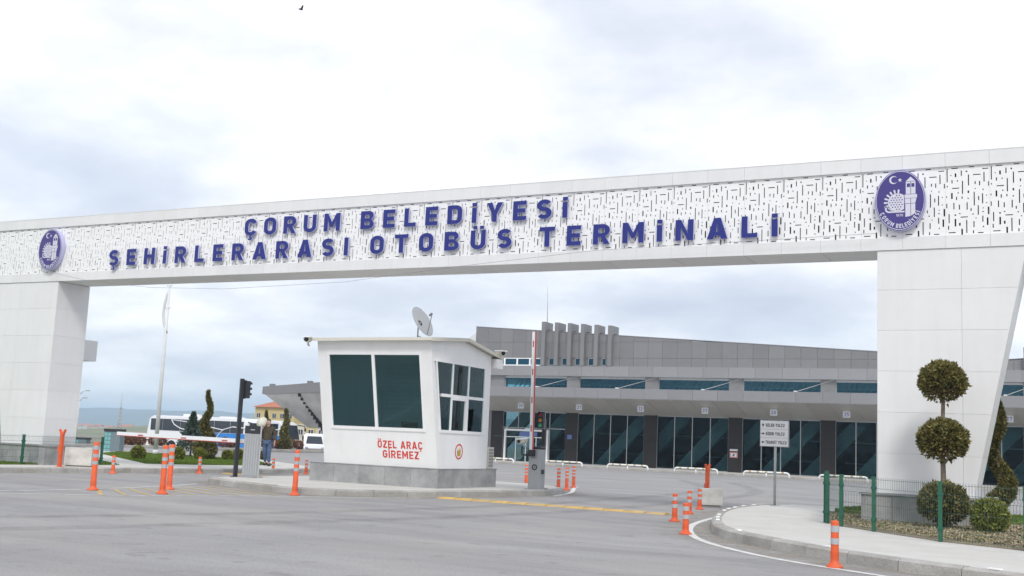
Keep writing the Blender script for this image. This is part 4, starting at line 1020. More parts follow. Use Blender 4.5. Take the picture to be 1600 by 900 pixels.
def sp(y0, y1, z0, z1, lean=False):
    bm = BM(); prism(bm, [((yf(z0) + .28 if lean else y0), z0), (y1, z0), (y1, z1), ((yf(z1) + .28 if lean else y0), z1)], BX1 - .034, BX1 - .022, 'x'); obj('pane', bm, 'boothglass', sw)
for z0, z1 in ((1.68, 2.555), (2.635, 3.46)): sp(0, 2.185, z0, z1, True); sp(2.255, 3.065, z0, z1); sp(3.135, 3.99, z0, z1)
# granite plinth in slabs
b = BM(); box(b, -15.09, -11.05, 1.60, 4.80, .12, .62); obj('plinth_core', b, 'joint', bt)
for k in range(5):
    x0 = -15.14 + k * .828; x1 = min(-11.0, x0 + .828); b = BM(); box(b, x0 + .003, x1 - .003, 1.555, 1.598, .13, .645); bevel(b, .003); obj('plinth_slab', b, 'granite', bt)
for xx in (-15.135, -11.048):
    for k in range(4):
        b = BM(); box(b, xx, xx + .043, 1.602 + k * .805, 1.602 + (k + 1) * .805 - .006, .13, .645); bevel(b, .003); obj('plinth_slab', b, 'granite', bt)
b = BM(); prism(b, [(-15.155, 1.54), (-10.99, 1.54), (-10.99, 4.84), (-15.155, 4.84)], .646, .666, 'z'); obj('plinth_coping', b, 'granite', bt)
# interior
b = BM(); box(b, BX0 + .07, BX1 - .07, 1.9, BYB - .07, .67, .72); obj('floor', b, 'intfloor', bt)
for k in range(22):
    z = .8 + k * .13; b = BM(); box(b, BX0 + .08, BX1 - .08, BYB - .085, BYB - .062, z, z + .095); obj('lining_board', b, 'boothint', bt)
b = BM(); box(b, BX0 + .1, BX1 - .1, 1.78, 2.35, 1.36, 1.41); box(b, -14.3, -14.2, 1.9, 2.3, .72, 1.36); box(b, -11.7, -11.6, 1.9, 2.3, .72, 1.36); obj('desk', b, 'boothint', bt)
b = BM(); box(b, -12.5, -12.0, 2.0, 2.05, 1.5, 1.85); box(b, -12.3, -12.2, 1.99, 2.06, 1.41, 1.5); obj('monitor', b, 'black', bt)
# red lettering and badge
def wtext(name, text, x0, x1, z, cap, m='red'):
    bm = BM(); lay, tot = word_layout(text, .19, .17, low_i=False); k = (x1 - x0) / tot
    for S, x, W in lay: fill_shapes(bm, S, lambda a, c: Vector((x0 + (x + a) * k, yf(z + c * cap) - .005, z + c * cap)), (0, .004, 0))
    obj(name, bm, m, w_)
wtext('upper_lettering', 'ÖZEL ARAÇ', -12.92, -11.50, 1.135, .20); wtext('lower_lettering', 'GİREMEZ', -12.77, -11.63, .875, .205)
b = BM()
def circ(cy, cz, r, n=28): return [(cy + r * cos(2 * pi * i / n), cz + r * sin(2 * pi * i / n)) for i in range(n)]
fY = lambda y, z: Vector((BX1 + .003, y, z))
fill_shapes(b, [(circ(2.74, 1.12, .21), [circ(2.74, 1.12, .17)])], fY, (-.003, 0, 0)); bdg = obj('badge', b, 'red', bt)
b = BM(); fill_shapes(b, [([(2.66, 1.0), (2.82, 1.0), (2.84, 1.14), (2.78, 1.24), (2.74, 1.12), (2.68, 1.2), (2.64, 1.12)], [])], fY, (-.003, 0, 0)); obj('badge_symbol', b, 'gold', bdg)

# things on the booth
ac = thing('air_conditioner', 'grey air conditioner unit on the plinth ledge behind the booth', 'air conditioner', (-11.5, 4.52, .67))
b = BM(); box(b, -12.0, -11.06, 4.40, 4.72, .675, 1.27); bevel(b, .015); obj('casing', b, 'cream', ac)
for r_ in range(6):
    for c_ in range(3):
        b = BM(); box(b, -11.062, -11.052, 4.43 + c_ * .09, 4.50 + c_ * .09, .72 + r_ * .088, .785 + r_ * .088); obj('grille_slot', b, 'signgrey', ac)
def cctv(loc, rz, label, s=1.0):
    t = thing('security_camera', label, 'security camera', loc, rz, 'security cameras at the booth')
    b = BM(); tube(b, [(-.16 * s, 0, .0), (.15 * s, 0, -.03)], [.065 * s, .065 * s], 14); obj('housing', b, 'cream', t, local=True)
    b = BM(); hexa(b, [(-.18 * s, -.08 * s, .05), (.2 * s, -.08 * s, .02), (.2 * s, .08 * s, .02), (-.18 * s, .08 * s, .05), (-.18 * s, -.075 * s, .075), (.2 * s, -.075 * s, .05), (.2 * s, .075 * s, .05), (-.18 * s, .075 * s, .075)]); obj('hood', b, 'booth', t, local=True)
    b = BM(); tube(b, [(.145 * s, 0, -.03), (.156 * s, 0, -.031)], .048 * s, 14); obj('lens', b, 'lens', t, local=True)
    b = BM(); tube(b, [(-.06 * s, 0, -.04), (-.1 * s, 0, -.14), (-.2 * s, 0, -.16)], .022 * s, 8); obj('bracket', b, 'cream', t, local=True)
cctv((-14.86, .70, 4.0), radians(-62), 'cream security camera at the left end of the booth roof', 1.3)
cctv((-10.95, 4.66, 3.99), radians(-40), 'cream security camera at the right rear corner of the booth roof', 1.3)
cctv((-10.17, 4.72, 1.50), radians(-95), 'white security camera beside the raised barrier cabinet', 1.15)
dish = thing('satellite_dish', 'pale satellite dish with its receiver arm on the booth roof', 'satellite dish', (-12.35, 2.5, 4.16))
b = BM(); tube(b, [(-.10, 0, 0), (-.10, 0, .34)], .02, 8); tube(b, [(-.10, 0, .1), (.16, .22, -.02)], .012, 6); obj('mast', b, 'pole', dish, local=True)
b = BM(); rings = []
for i in range(7):
    r = .44 * i / 6; rings.append((r, .09 * (i / 6) ** 2))
seg = 28; R0 = Matrix.Rotation(radians(-2), 4, 'Z') @ Matrix.Rotation(radians(62), 4, 'Y'); o_ = Vector((-.04, 0, .46))
V = [[b.verts.new(R0 @ Vector((r * cos(2 * pi * k / seg) * 1.06, r * sin(2 * pi * k / seg), z)) + o_) for k in range(seg)] for r, z in rings[1:]]
ctr = b.verts.new(o_)
for k in range(seg): b.faces.new((ctr, V[0][k], V[0][(k + 1) % seg])).smooth = True
for a, c in zip(V, V[1:]):
    for k in range(seg): b.faces.new((a[k], a[(k + 1) % seg], c[(k + 1) % seg], c[k])).smooth = True
ext = bmesh.ops.solidify(b, geom=b.faces[:], thickness=.012)
obj('reflector', b, 'upvc', dish, local=True)
b = BM(); foc = R0 @ Vector((-.05, 0, .46)) + o_; rim_ = R0 @ Vector((.40, 0, .08)) + o_
tube(b, [rim_, foc], .012, 6); tube(b, [foc, foc + (o_ - foc).normalized() * .1], .032, 10); obj('receiver_arm', b, 'pole', dish, local=True)

# ------------------------------------------------------------------ bollards
def bollard(h, r, bands, label, group):
    t = thing('bollard', label, 'bollard', (0, 0, 0), 0, group)
    b = BM(); pf = [(r * 2.1, 0), (r * 2.1, .018), (r * 1.7, .035), (r * 1.25, .06)]
    for k in range(4): pf += [(r * 1.12, .08 + k * .035), (r * 1.0, .097 + k * .035)]
    pf += [(r, h - .02), (r * .9, h), (r * .5, h + .005)]
    lathe(b, pf, seg=18); obj('post', b, 'orange', t, local=True)
    for z0, z1 in bands:
        b = BM(); z0, z1 = h * (1 - z1), h * (1 - z0); lathe(b, [(r * .9, z0), (r + .002, z0), (r + .002, z1), (r * .9, z1)], seg=18, smooth=False); obj('reflective_band', b, 'reflect', t, local=True)
    return t
TALL = [(.07, .155), (.245, .315), (.39, .465)]; SHORT = [(.10, .24), (.37, .50)]
gt, gs = 'tall orange bollards with three silver bands', 'short orange bollards with two silver bands'
tall = bollard(1.0, .060, TALL, '', gt); short = bollard(.57, .052, SHORT, '', gs); mid = bollard(.72, .055, TALL, '', 'orange bollards behind the booth island')
first = {}
def put(proto, loc, label, tilt=0.0, s=None):
    if proto.name not in first: first[proto.name] = 1; proto.location = loc; BASE[proto.name] = Vector(loc); proto['label'] = label; o = proto
    else: o = dup(proto, loc, random.Random(hash(label) % 99).uniform(0, 3), label)
    o.rotation_euler[1] = tilt
    if s: o.scale = (1, 1, s)
put(tall, (-15.04, -6.19, 0), 'tall orange bollard nearest the left pier, alone between the white lines', -.012, 1.03)
put(tall, (-13.5, -5.71, 0), 'tall orange bollard in front of its overlapping twin left of the black signal pole')
put(tall, (-14.75, -4.21, 0), 'tall orange bollard half hidden behind its twin left of the black signal pole')
put(tall, (-12.13, -2.93, 0), 'tall orange bollard standing alone before the left corner of the booth', .01)
put(short, (-21.6, .59, 0), 'short orange bollard by the white concrete block on the left kerb', 0, .92)
put(short, (-21.4, 4.03, 0), 'short orange bollard at the left kerb before the spiral shrub', 0, .92)
put(short, (-21.75, 8.16, 0), 'short orange bollard at the feet of the walking man', 0, .88)
put(short, (-20.69, 8.68, 0), 'short orange bollard close to the left end of the booth plinth', 0, .88)
put(mid, (-12.74, 10.27, 0), 'orange bollard left of the raised barrier cabinet, beside the booth')
put(mid, (-10.28, 7.53, 0), 'orange bollard right of the raised barrier cabinet, leftmost of its row of three')
put(mid, (-10.8, 9.29, 0), 'orange bollard in the middle of the row of three along the short white line')
put(mid, (-11.64, 11.71, 0), 'orange bollard rightmost of the row of three along the short white line')
put(short, (-3.22, -2.19, 0), 'short orange bollard leftmost of the four by the right pavement nose', 0, .96)
put(short, (-1.94, -5.33, 0), 'short orange bollard on the white line at the tip of the right pavement')
put(short, (-3.93, .88, 0), 'short orange bollard partly behind the one at the pavement tip', 0, .9)
put(short, (-4.41, 3.13, 0), 'short orange bollard touching the left side of the right concrete block', 0, .85)
put(short, (1.28, -8.96, 0), 'short orange bollard nearest the camera beside the right kerb', 0, 1.04)

# barrier rest posts and their concrete blocks
def rest_post(loc, label, lean=0.0):
    t = thing('barrier_rest_post', label, 'post', loc, 0, 'orange rest posts for the barrier arms')
    b = BM(); box(b, -.05, .05, -.04, .04, 0, .94); box(b, -.09, .09, -.08, .08, 0, .015); bevel(b, .008); obj('post', b, 'orange', t, local=True)
    b = BM(); prism(b, [(-.05, .90), (.05, .90), (.13, 1.08), (.09, 1.09), (.03, .99), (-.03, .99), (-.09, 1.09), (-.13, 1.08)], -.03, .03, 'y'); obj('fork', b, 'orange', t, local=True)
    b = BM(); prism(b, [(-.05, .45), (-.05, .62), (-.12, .56), (-.12, .46)], -.03, .03, 'y'); obj('bracket', b, 'orange', t, local=True)
    return t
rp1 = rest_post((-22.55, -.55, .15), 'orange forked rest post on the left kerb beside a concrete block')
rp2 = dup(rp1, (-4.92, 5.35, 0), radians(78), 'orange forked rest post behind the right concrete block')
def cblock(loc, rz, w, d, h, label):
    t = thing('concrete_block', label, 'concrete block', loc, rz, 'concrete blocks beside the rest posts')
    b = BM(); box(b, -w / 2, w / 2, -d / 2, d / 2, .06, h); bevel(b, .025, 2); obj('block_body', b, 'block', t, local=True)
    b = BM(); box(b, -w / 2 + .04, w / 2 - .04, -d / 2 + .04, d / 2 - .04, 0, .06); obj('footing', b, 'kerb', t, local=True)
cblock((-22.78, .42, .13), radians(28), .80, .5, .58, 'pale concrete block on the left kerb beside the orange post')
cblock((-4.62, 4.72, 0), radians(22), .56, .5, .47, 'pale concrete block by the nose of the right pavement')

# ------------------------------------------------------------------ barriers and signals
bl = thing('barrier_gate', 'grey ribbed barrier cabinet with its long white and red arm lowered to the left', 'barrier gate', (-16.6, .79, .15), 0)
b = BM(); box(b, -.21, .21, -.17, .17, .02, 1.20); bevel(b, .01); turn = [obj('cabinet', b, 'steel', bl, local=True)]
for k in range(6):
    b = BM(); box(b, -.185 + k * .065, -.157 + k * .065, -.19, -.171, .06, 1.10); turn.append(obj('rib', b, 'reflect', bl, local=True))
b = BM(); box(b, -.21, .21, -.17, .17, 1.203, 1.42); bevel(b, .02, 2); turn.append(obj('head', b, 'black', bl, local=True))
b = BM(); box(b, -.06, .06, -.174, -.1715, 1.30, 1.325); turn.append(obj('maker_plate', b, 'reflect', bl, local=True))
b = BM(); box(b, .215, .25, -.19, -.10, .0, 1.46); turn.append(obj('side_plate', b, 'reflect', bl, local=True))
for q in turn: q.rotation_euler = (0, 0, radians(36))
b = BM(); box(b, -.28, .27, -.24, .22, 0, .02); obj('base_plate', b, 'steel', bl, local=True)
b = BM(); hexa(b, [(-5.42, .225, .985), (-.1, .225, .93), (-.1, .262, .93), (-5.42, .262, .985), (-5.42, .225, 1.085), (-.1, .225, 1.04), (-.1, .262, 1.04), (-5.42, .262, 1.085)]); arm = obj('arm', b, 'bus', bl, local=True)
b = BM(); hexa(b, [(-5.42, .222, .965), (-.1, .222, .908), (-.1, .265, .908), (-5.42, .265, .965), (-5.42, .222, .984), (-.1, .222, .929), (-.1, .265, .929), (-5.42, .265, .984)]); obj('rubber_edge', b, 'stripe', arm, local=True)
for k, x in enumerate((-4.45, -2.75, -1.2)):
    b = BM(); box(b, x - .1, x + .1, .219, .2245, 1.0 - (x + 5.4) * .01, 1.035 - (x + 5.4) * .01); obj('reflector', b, 'stripe', arm, local=True)
b = BM(); box(b, -.26, .0, .18, .3, .90, 1.10); obj('arm_clamp', b, 'black', bl, local=True)
br = thing('barrier_gate', 'slim grey barrier cabinet with its white and red arm raised upright', 'barrier gate', (-9.80, 4.96, .15), 0)
b = BM(); prism(b, [(-.19, -.12), (-.14, -.17), (.14, -.17), (.19, -.12), (.19, .17), (-.19, .17)], .02, 1.12, 'z'); obj('cabinet', b, 'steel', br, local=True)
b = BM(); prism(b, [(-.19, -.12), (-.14, -.17), (.14, -.17), (.19, -.12), (.19, .17), (-.19, .17)], 1.125, 1.2, 'z'); bevel(b, .02); obj('head', b, 'black', br, local=True)
b = BM(); box(b, -.26, .26, -.22, .22, 0, .02); obj('base_plate', b, 'steel', br, local=True)
fS = lambda x, z: Vector((x, -.174, z))
b = BM(); fill_shapes(b, [([(.02 + p[0], .62 + p[1]) for p in circ(0, 0, .085)], [[(.02 + p[0], .62 + p[1]) for p in circ(0, 0, .05)]]), ([(.0, .59), (.05, .62), (.02, .66)], [])], fS, (0, .004, 0)); obj('round_mark', b, 'black', br, local=True)
b = BM(); box(b, -.12, .08, -.178, -.172, .86, 1.08); obj('hatch', b, 'signgrey', br, local=True)
b = BM(); box(b, .19, .225, -.06, .06, .44, .56); obj('key_switch', b, 'black', br, local=True)
b = BM(); hexa(b, [(-.13, -.24, 1.0), (-.04, -.24, 1.0), (-.04, -.20, 1.0), (-.13, -.20, 1.0), (-.19, -.24, 4.45), (-.10, -.24, 4.45), (-.10, -.20, 4.45), (-.19, -.20, 4.45)]); ar = obj('arm', b, 'bus', br, local=True)
b = BM(); hexa(b, [(-.038, -.245, 1.0), (-.012, -.245, 1.0), (-.012, -.195, 1.0), (-.038, -.195, 1.0), (-.098, -.245, 4.45), (-.072, -.245, 4.45), (-.072, -.195, 4.45), (-.098, -.195, 4.45)]); obj('rubber_edge', b, 'stripe', ar, local=True)
for z in (1.7, 2.5, 3.3, 4.1):
    x = -.085 - (z - 1) * .0174; b = BM(); box(b, x - .018, x + .018, -.2445, -.2405, z - .09, z + .09); obj('reflector', b, 'stripe', ar, local=True)
b = BM(); box(b, -.16, .03, -.26, -.172, .92, 1.10); obj('arm_clamp', b, 'black', br, local=True)
b = BM(); tube(b, [(-.21, -.18, .95), (-.36, -.22, .95), (-.37, -.23, 1.2)], .03, 8); obj('camera_bracket', b, 'black', br, local=True)
def signal(loc, rz, H_, head_z, label, off, face):
    t = thing('traffic_light', label, 'traffic light', loc, rz)
    b = BM(); box(b, -.05, .05, -.05, .05, 0, H_); box(b, -.12, .12, -.12, .12, 0, .02); obj('pole', b, 'black', t, local=True)
    ox, oy = off; b = BM(); box(b, ox - .085, ox + .085, oy - .06, oy + .06, head_z - .24, head_z + .24); bevel(b, .03, 2); hd = obj('signal_head', b, 'black', t, local=True)
    b = BM(); box(b, ox - .10, ox + .10, oy + .062, oy + .07, head_z - .26, head_z + .26); obj('back_plate', b, 'reflect' if face else 'black', hd, local=True)
    for z, m in ((.15, 'lens_red'), (0, 'lens_amber'), (-.15, 'lens_green')):
        b = BM(); tube(b, [(ox, oy - .075, head_z + z), (ox, oy - .058, head_z + z)], [.052, .06], 16); obj('lens', b, m, hd, local=True)
        b = BM(); pts = [(ox + .066 * cos(radians(a)), head_z + z + .066 * sin(radians(a))) for a in range(0, 181, 20)]
        for p, q in zip(pts, pts[1:]): hexa(b, [(p[0], oy - .12, p[1] - .004), (q[0], oy - .12, q[1] - .004), (q[0], oy - .06, q[1] - .004), (p[0], oy - .06, p[1] - .004), (p[0], oy - .12, p[1]), (q[0], oy - .12, q[1]), (q[0], oy - .06, q[1]), (p[0], oy - .06, p[1])])
        obj('hood', b, 'black', hd, local=True)
    return t
signal((-9.86, 5.5, .15), radians(0), 1.98, 1.96, 'small traffic light with green lit behind the raised barrier cabinet', (-.05, -.12), True)
signal((-16.95, .59, .15), radians(150), 2.72, 2.42, 'black signal pole with its lamp head turned away beside the ribbed cabinet', (-.09, -.13), False)

# far grey service cabinets
def cabinet(loc, rz, w, d, h, label, sc=1.0):
    t = thing('service_cabinet', label, 'cabinet', loc, rz, 'teal and grey cabinets beyond the left lane')
    b = BM(); box(b, -w / 2, w / 2, -d / 2, d / 2, 0, h); bevel(b, .02); obj('cabinet_body', b, 'slate', t, local=True)
    for k in range(5):
        for j in range(2):
            b = BM(); box(b, -w / 2 + .03 + j * .17, -w / 2 + .17 + j * .17, -d / 2 - .012, -d / 2 - .002, .1 + k * .2, .26 + k * .2); obj('teal_panel', b, 'teal', t, local=True)
    b = BM(); box(b, -w / 2 - .03, w / 2 + .05, -d / 2 - .03, d / 2 + .03, h + .002, h + .13); bevel(b, .02); obj('cap', b, 'black', t, local=True)
cabinet((-39.0, 17.1, 0), radians(25), .80, .6, 1.12, 'grey cabinet with teal front panels beyond the left lawn edge')
cabinet((-60.4, 34.5, -.75), radians(25), .95, .7, 1.1, 'distant grey cabinet with teal front panels beside the left pier')

# ------------------------------------------------------------------ signs
ds = thing('direction_sign', 'white three-row passenger direction sign on a grey pole', 'sign', (-2.79, 4.23, .155))
b = BM(); tube(b, [(-2.84, 4.26, .155), (-2.84, 4.26, 2.2)], .032, 10); obj('pole', b, 'pole', ds)
b = BM(); box(b, -2.93, -2.75, 4.17, 4.35, .155, .175); obj('base_plate', b, 'pole', ds)
for k, (t_, ar_) in enumerate((('GELEN YOLCU', 0), ('GİDEN YOLCU', 90), ('TRANSİT YOLCU', -90))):
    z0 = 2.045 - k * .213; b = BM(); box(b, -3.20, -2.51, 4.19, 4.215, z0 + .004, z0 + .209); bevel(b, .004); pn = obj('sign_panel', b, 'signwhite', ds)
    b = BM(); x1 = -2.60 if k < 2 else -2.545; flat_text(b, t_, -3.07, x1, z0 + .058, .082, 4.187, .2); obj('lettering', b, 'signblack', pn)
    b = BM(); c_ = Vector((-3.14, z0 + .10)); a_ = radians(90 - ar_)
    d_ = Vector((cos(a_), sin(a_))); q_ = Vector((-d_.y, d_.x))
    poly = [tuple(c_ + d_ * u + q_ * v) for u, v in ((.042, 0), (.0, .034), (.0, .013), (-.04, .013), (-.04, -.013), (.0, -.013), (.0, -.034))]
    fill_shapes(b, [(poly, [])], lambda x, z: Vector((x, 4.187, z)), (0, .003, 0)); obj('arrow', b, 'signblack', pn)
b = BM(); box(b, -3.22, -2.49, 4.216, 4.235, 1.61, 2.265); obj('backing_board', b, 'mull', ds)

# ------------------------------------------------------------------ green mesh fences
def fence(name, label, posts, z, ph, extra=()):
    root = thing(name, label, 'fence', (posts[0][0], posts[0][1], z))
    for (x, y) in list(posts) + list(extra):
        b = BM(); box(b, x - .032, x + .032, y - .032, y + .032, z - .02, z + ph); bevel(b, .006)
        obj('post', b, 'green', root)
        b = BM(); prism(b, [(x - .036, y - .036), (x + .036, y - .036), (x + .036, y + .036), (x - .036, y + .036)], z + ph + .001, z + ph + .02, 'z'); obj('post_cap', b, 'green', root)
        for zz in (.18, ph - .2):
            b = BM(); box(b, x - .043, x + .043, y - .043, y + .043, z + zz, z + zz + .05); obj('clamp', b, 'green', root)
    for (x0, y0), (x1, y1) in zip(posts, posts[1:]):
        a = Vector((x0, y0, 0)); c = Vector((x1, y1, 0)); L = (c - a).length; d = (c - a) / L; n = Vector((-d.y, d.x, 0)); b = BM(); h = ph - .02
        prof = [(0, .03), (0, h * .18), (.045, h * .22), (0, h * .26), (0, h * .72), (.045, h * .77), (0, h * .82), (0, h + .03)]
        k = .05
        nv = max(2, int((L - .08) / .052))
        for i in range(nv + 1):
            p = a + d * (.04 + (L - .08) * i / nv); tube(b, [p + n * o + Vector((0, 0, z + zz)) for o, zz in prof], .0030, 3, cap=False)
        for zz, o in ((.05, 0), (h * .18, .004), (h * .26, .004), (h * .5, .004), (h * .72, .004), (h * .82, .004), (h - .01, .004)):
            tube(b, [a + n * o + Vector((0, 0, z + zz)), c + n * o + Vector((0, 0, z + zz))], .0034, 3, cap=False)
        obj('mesh_panel', b, 'wire', root)
    return root
fence('mesh_fence', 'green wire mesh fence with square posts round the right garden bed', [(-1.22, 2.55), (-.80, .55), (-.38, -1.57), (.10, -2.50), (.82, -3.34), (2.08, -4.74), (3.36, -5.46), (4.9, -6.2)], .155, .93, extra=[(-.30, -1.78)])
fence('mesh_fence', 'green wire mesh fence in front of the left pier', [(-23.95, -4.6), (-23.95, -2.6), (-23.95, -.72), (-23.95, 2.3)], .155, .86)

# ------------------------------------------------------------------ clipped shrubs
def leaf_mesh(name, samples, m, size, seed):
    """samples: list of (point, outward) -> many small bent leaf sprays"""
    rnd = random.Random(seed); V = []; Fc = []
    for p, n in samples:
        s = size * rnd.uniform(.6, 1.35)
        n = (n + Vector((rnd.gauss(0, .45), rnd.gauss(0, .45), rnd.gauss(.15, .45)))).normalized()
        u = n.cross(Vector((rnd.gauss(0, 1), rnd.gauss(0, 1), rnd.gauss(0, 1)))).normalized()
        k = len(V); w = s * rnd.uniform(.28, .5)
        V += [p - n * s * .5 , p + u * w, p + n * s, p - u * w]; Fc += [(k, k + 1, k + 2, k + 3)]
    me = bpy.data.meshes.new(name); me.from_pydata([tuple(v) for v in V], [], Fc); me.update(); me.materials.append(M[m]); return me
def ball_samples(c, r, n, seed, sq=1.0, sparse=0.0):
    rnd = random.Random(seed); res = []; c = Vector(c)
    while len(res) < n:
        d = Vector((rnd.gauss(0, 1), rnd.gauss(0, 1), rnd.gauss(0, 1))).normalized()
        if sparse and d.z < -.25 and rnd.random() < sparse * min(1, (-.25 - d.z) * 2.2): continue
        k = rnd.random(); rad = r * (1 - .42 * k * k) * (1 + .09 * noise.noise(d * 2.6 + c) + .085 * noise.noise(d * 7 + c)) * (1 + (rnd.random() < .05) * rnd.uniform(.02, .10))
        res.append((c + Vector((d.x * rad, d.y * rad, d.z * rad * sq)), d))
    return res
def shrub_ball(loc, r, n, label, m='leafbox', group=None, name='ball_shrub', seed=0, size=.045, cat='shrub', sq=.95):
    t = thing(name, label, cat, loc, 0, group)
    mk('foliage', leaf_mesh('foliage', ball_samples((0, 0, r * .92), r, n, seed, sq), m, size, seed), m, t)
    b = BM(); tube(b, [(0, 0, 0), (0, 0, r)], [.03, .02], 6)
    for k in range(5):
        a = k * 1.26; tube(b, [(0, 0, r * .3), (cos(a) * r * .6, sin(a) * r * .6, r * 1.1)], [.014, .006], 5)
    obj('stem', b, 'bark', t, local=True); return t
# three-ball tree
tb = thing('topiary_tree', 'three-ball clipped topiary tree in front of the right pier', 'topiary tree', (1.71, -1.15, .18))
b = BM(); tube(b, [(0, 0, 0), (.02, 0, .7), (0, .01, 1.5), (.02, 0, 2.4), (.02, 0, 2.9)], [.06, .052, .045, .036, .02], 9); obj('trunk', b, 'bark', tb, local=True)
for nm, z, r, n, sd, sq in (('crown', 2.75, .42, 6500, 1, .94), ('crown', 1.64, .45, 6500, 2, .90), ('crown', .455, .455, 5600, 3, .88)):
    S = ball_samples((.01, 0, z), r, n, sd, sq, sparse=.9)
    cr = mk(nm, leaf_mesh(nm, S, 'leaf', .05, sd), 'leaf', tb)
    S = ball_samples((.05, -.05, z - r * .35), r * .8, n // 7, sd + 40, .6, sparse=.5)
    mk('dry_foliage', leaf_mesh('dry_foliage', S, 'leafdry', .04, sd + 9), 'leafdry', cr)
    b = BM(); rnd = random.Random(sd)
    for k in range(22):
        a = rnd.uniform(0, 2 * pi); e = rnd.uniform(-.75, .8); rr = r * rnd.uniform(.7, .92)
        tube(b, [(0, 0, z - r * .75), (cos(a) * rr * .45, sin(a) * rr * .45, z - r * .35), (cos(a) * rr * cos(e), sin(a) * rr * cos(e), z + sin(e) * rr * sq)], [.016, .01, .004], 5)
    obj('limbs', b, 'bark', cr, local=True)
shrub_ball((2.56, -1.55, .17), .33, 4600, 'round clipped box shrub in the right garden bed', seed=5, size=.042)
def spiral(loc, H_, turns, R0_, R1_, r0, r1, n, label, ph, seed, size, zb=.5, ballr=0.0, m='leaf', name='spiral_topiary', group='spiral clipped conifers'):
    t = thing(name, label, 'topiary tree', loc, 0, group); rnd = random.Random(seed); S = []
    def cen(u):
        a = ph + turns * 2 * pi * u; R = R0_ + (R1_ - R0_) * u
        return Vector((R * cos(a), R * sin(a), zb + (H_ - zb) * u))
    while len(S) < n:
        u = rnd.random() ** 1.3; c = cen(u); r = r0 + (r1 - r0) * u ** .8
        d = Vector((rnd.gauss(0, 1), rnd.gauss(0, 1), rnd.gauss(0, 1))).normalized(); k = 1 - .5 * rnd.random() ** 2
        S.append((c + d * r * k * (1 + .12 * noise.noise(d * 2 + c * 3)), d))
    if ballr:
        S += ball_samples((0, 0, ballr * .9), ballr, int(n * .5), seed + 3)
    mk('foliage', leaf_mesh('foliage', S, m, size, seed), m, t)
    b = BM(); tube(b, [(0, 0, 0)] + [(cen(u).x * .45, cen(u).y * .45, cen(u).z) for u in (0, .15, .3, .45, .6, .75, .9, 1)], [.05, .05, .045, .04, .035, .03, .02, .012, .008], 7); obj('trunk', b, 'bark', t, local=True)
    return t
spiral((2.32, 4.0, .22), 2.9, 1.75, .24, .03, .25, .05, 9000, 'tall spiral clipped conifer behind the slanted edge of the right pier', radians(250), 8, .05, .30)
spiral((-29.45, 13.1, .15), 2.9, 1.6, .17, .05, .27, .06, 6500, 'large spiral clipped conifer with a round base on the left lawn', radians(20), 9, .065, .8, .50, group='spiral clipped conifers on the left')
spiral((-31.6, 19.6, .12), 2.35, 1.5, .10, .03, .16, .04, 2200, 'small spiral clipped conifer just right of the black signal pole', radians(40), 10, .07, .4, .2, group='spiral clipped conifers on the left')
spiral((-53.9, 49.2, .12), 3.2, 1.4, .16, .04, .45, .12, 2600, 'spiral clipped conifer beyond the walking man on the median strip', radians(60), 11, .12, .5, .5, group='spiral clipped conifers on the left')
lb = 'round shrubs on the left lawn'
shrub_ball((-28.74, 8.6, .15), .275, 2600, 'round clipped shrub leftmost on the left lawn', group=lb, seed=21, size=.05)
shrub_ball((-28.5, 10.5, .15), .27, 2400, 'round clipped shrub behind the overlapping pair of tall bollards', group=lb, seed=22, size=.05)
shrub_ball((-28.9, 13.9, .15), .23, 1800, 'round clipped shrub right of the large spiral conifer', group=lb, seed=23, size=.05)
shrub_ball((-28.9, 14.6, .15), .26, 1800, 'round clipped shrub next to the ribbed cabinet, rightmost on the lawn', group=lb, seed=24, size=.05)
shrub_ball((-29.2, 12.55, .15), .26, 1800, 'round clipped shrub tucked against the left foot of the spiral conifer', group=lb, seed=25, size=.05)
cf = thing('young_conifer', 'loose blue green young conifer behind the large spiral shrub', 'tree', (-32.2, 15.2, .15))
rnd = random.Random(5); S = []
while len(S) < 2600:
    u = rnd.random(); a = rnd.uniform(0, 2 * pi); lay = .5 + .5 * abs(sin(u * 15 + a)); r = .85 * (1 - u) * lay * rnd.uniform(.4, 1) + .03
    S.append((Vector((r * cos(a), r * sin(a), .3 + 1.75 * u - r * .12)), Vector((cos(a), sin(a), .25))))
mk('foliage', leaf_mesh('foliage', S, 'leafpine', .075, 3), 'leafpine', cf)
b = BM(); tube(b, [(0, 0, 0), (0, 0, 2.0)], [.05, .01], 7); obj('trunk', b, 'bark', cf, local=True)
rg = 'reddish shrubs along the far median'
rnd = random.Random(12)
for i, (y, r) in enumerate(((32.6, .42), (33.3, .4), (34.0, .42), (35.6, .4), (36.4, .38), (39.3, .42), (40.2, .40), (42.4, .45), (43.4, .36), (46.4, .4), (48.2, .5), (49.0, .42), (49.9, .5), (50.9, .45), (51.9, .42), (31.4, .4))):
    shrub_ball((-54.4 + rnd.uniform(-.25, .25), y, .14), r, 520, 'low reddish brown shrub in the row along the far median strip', 'leafred', rg, 'low_shrub', 60 + i, .10, sq=.8)

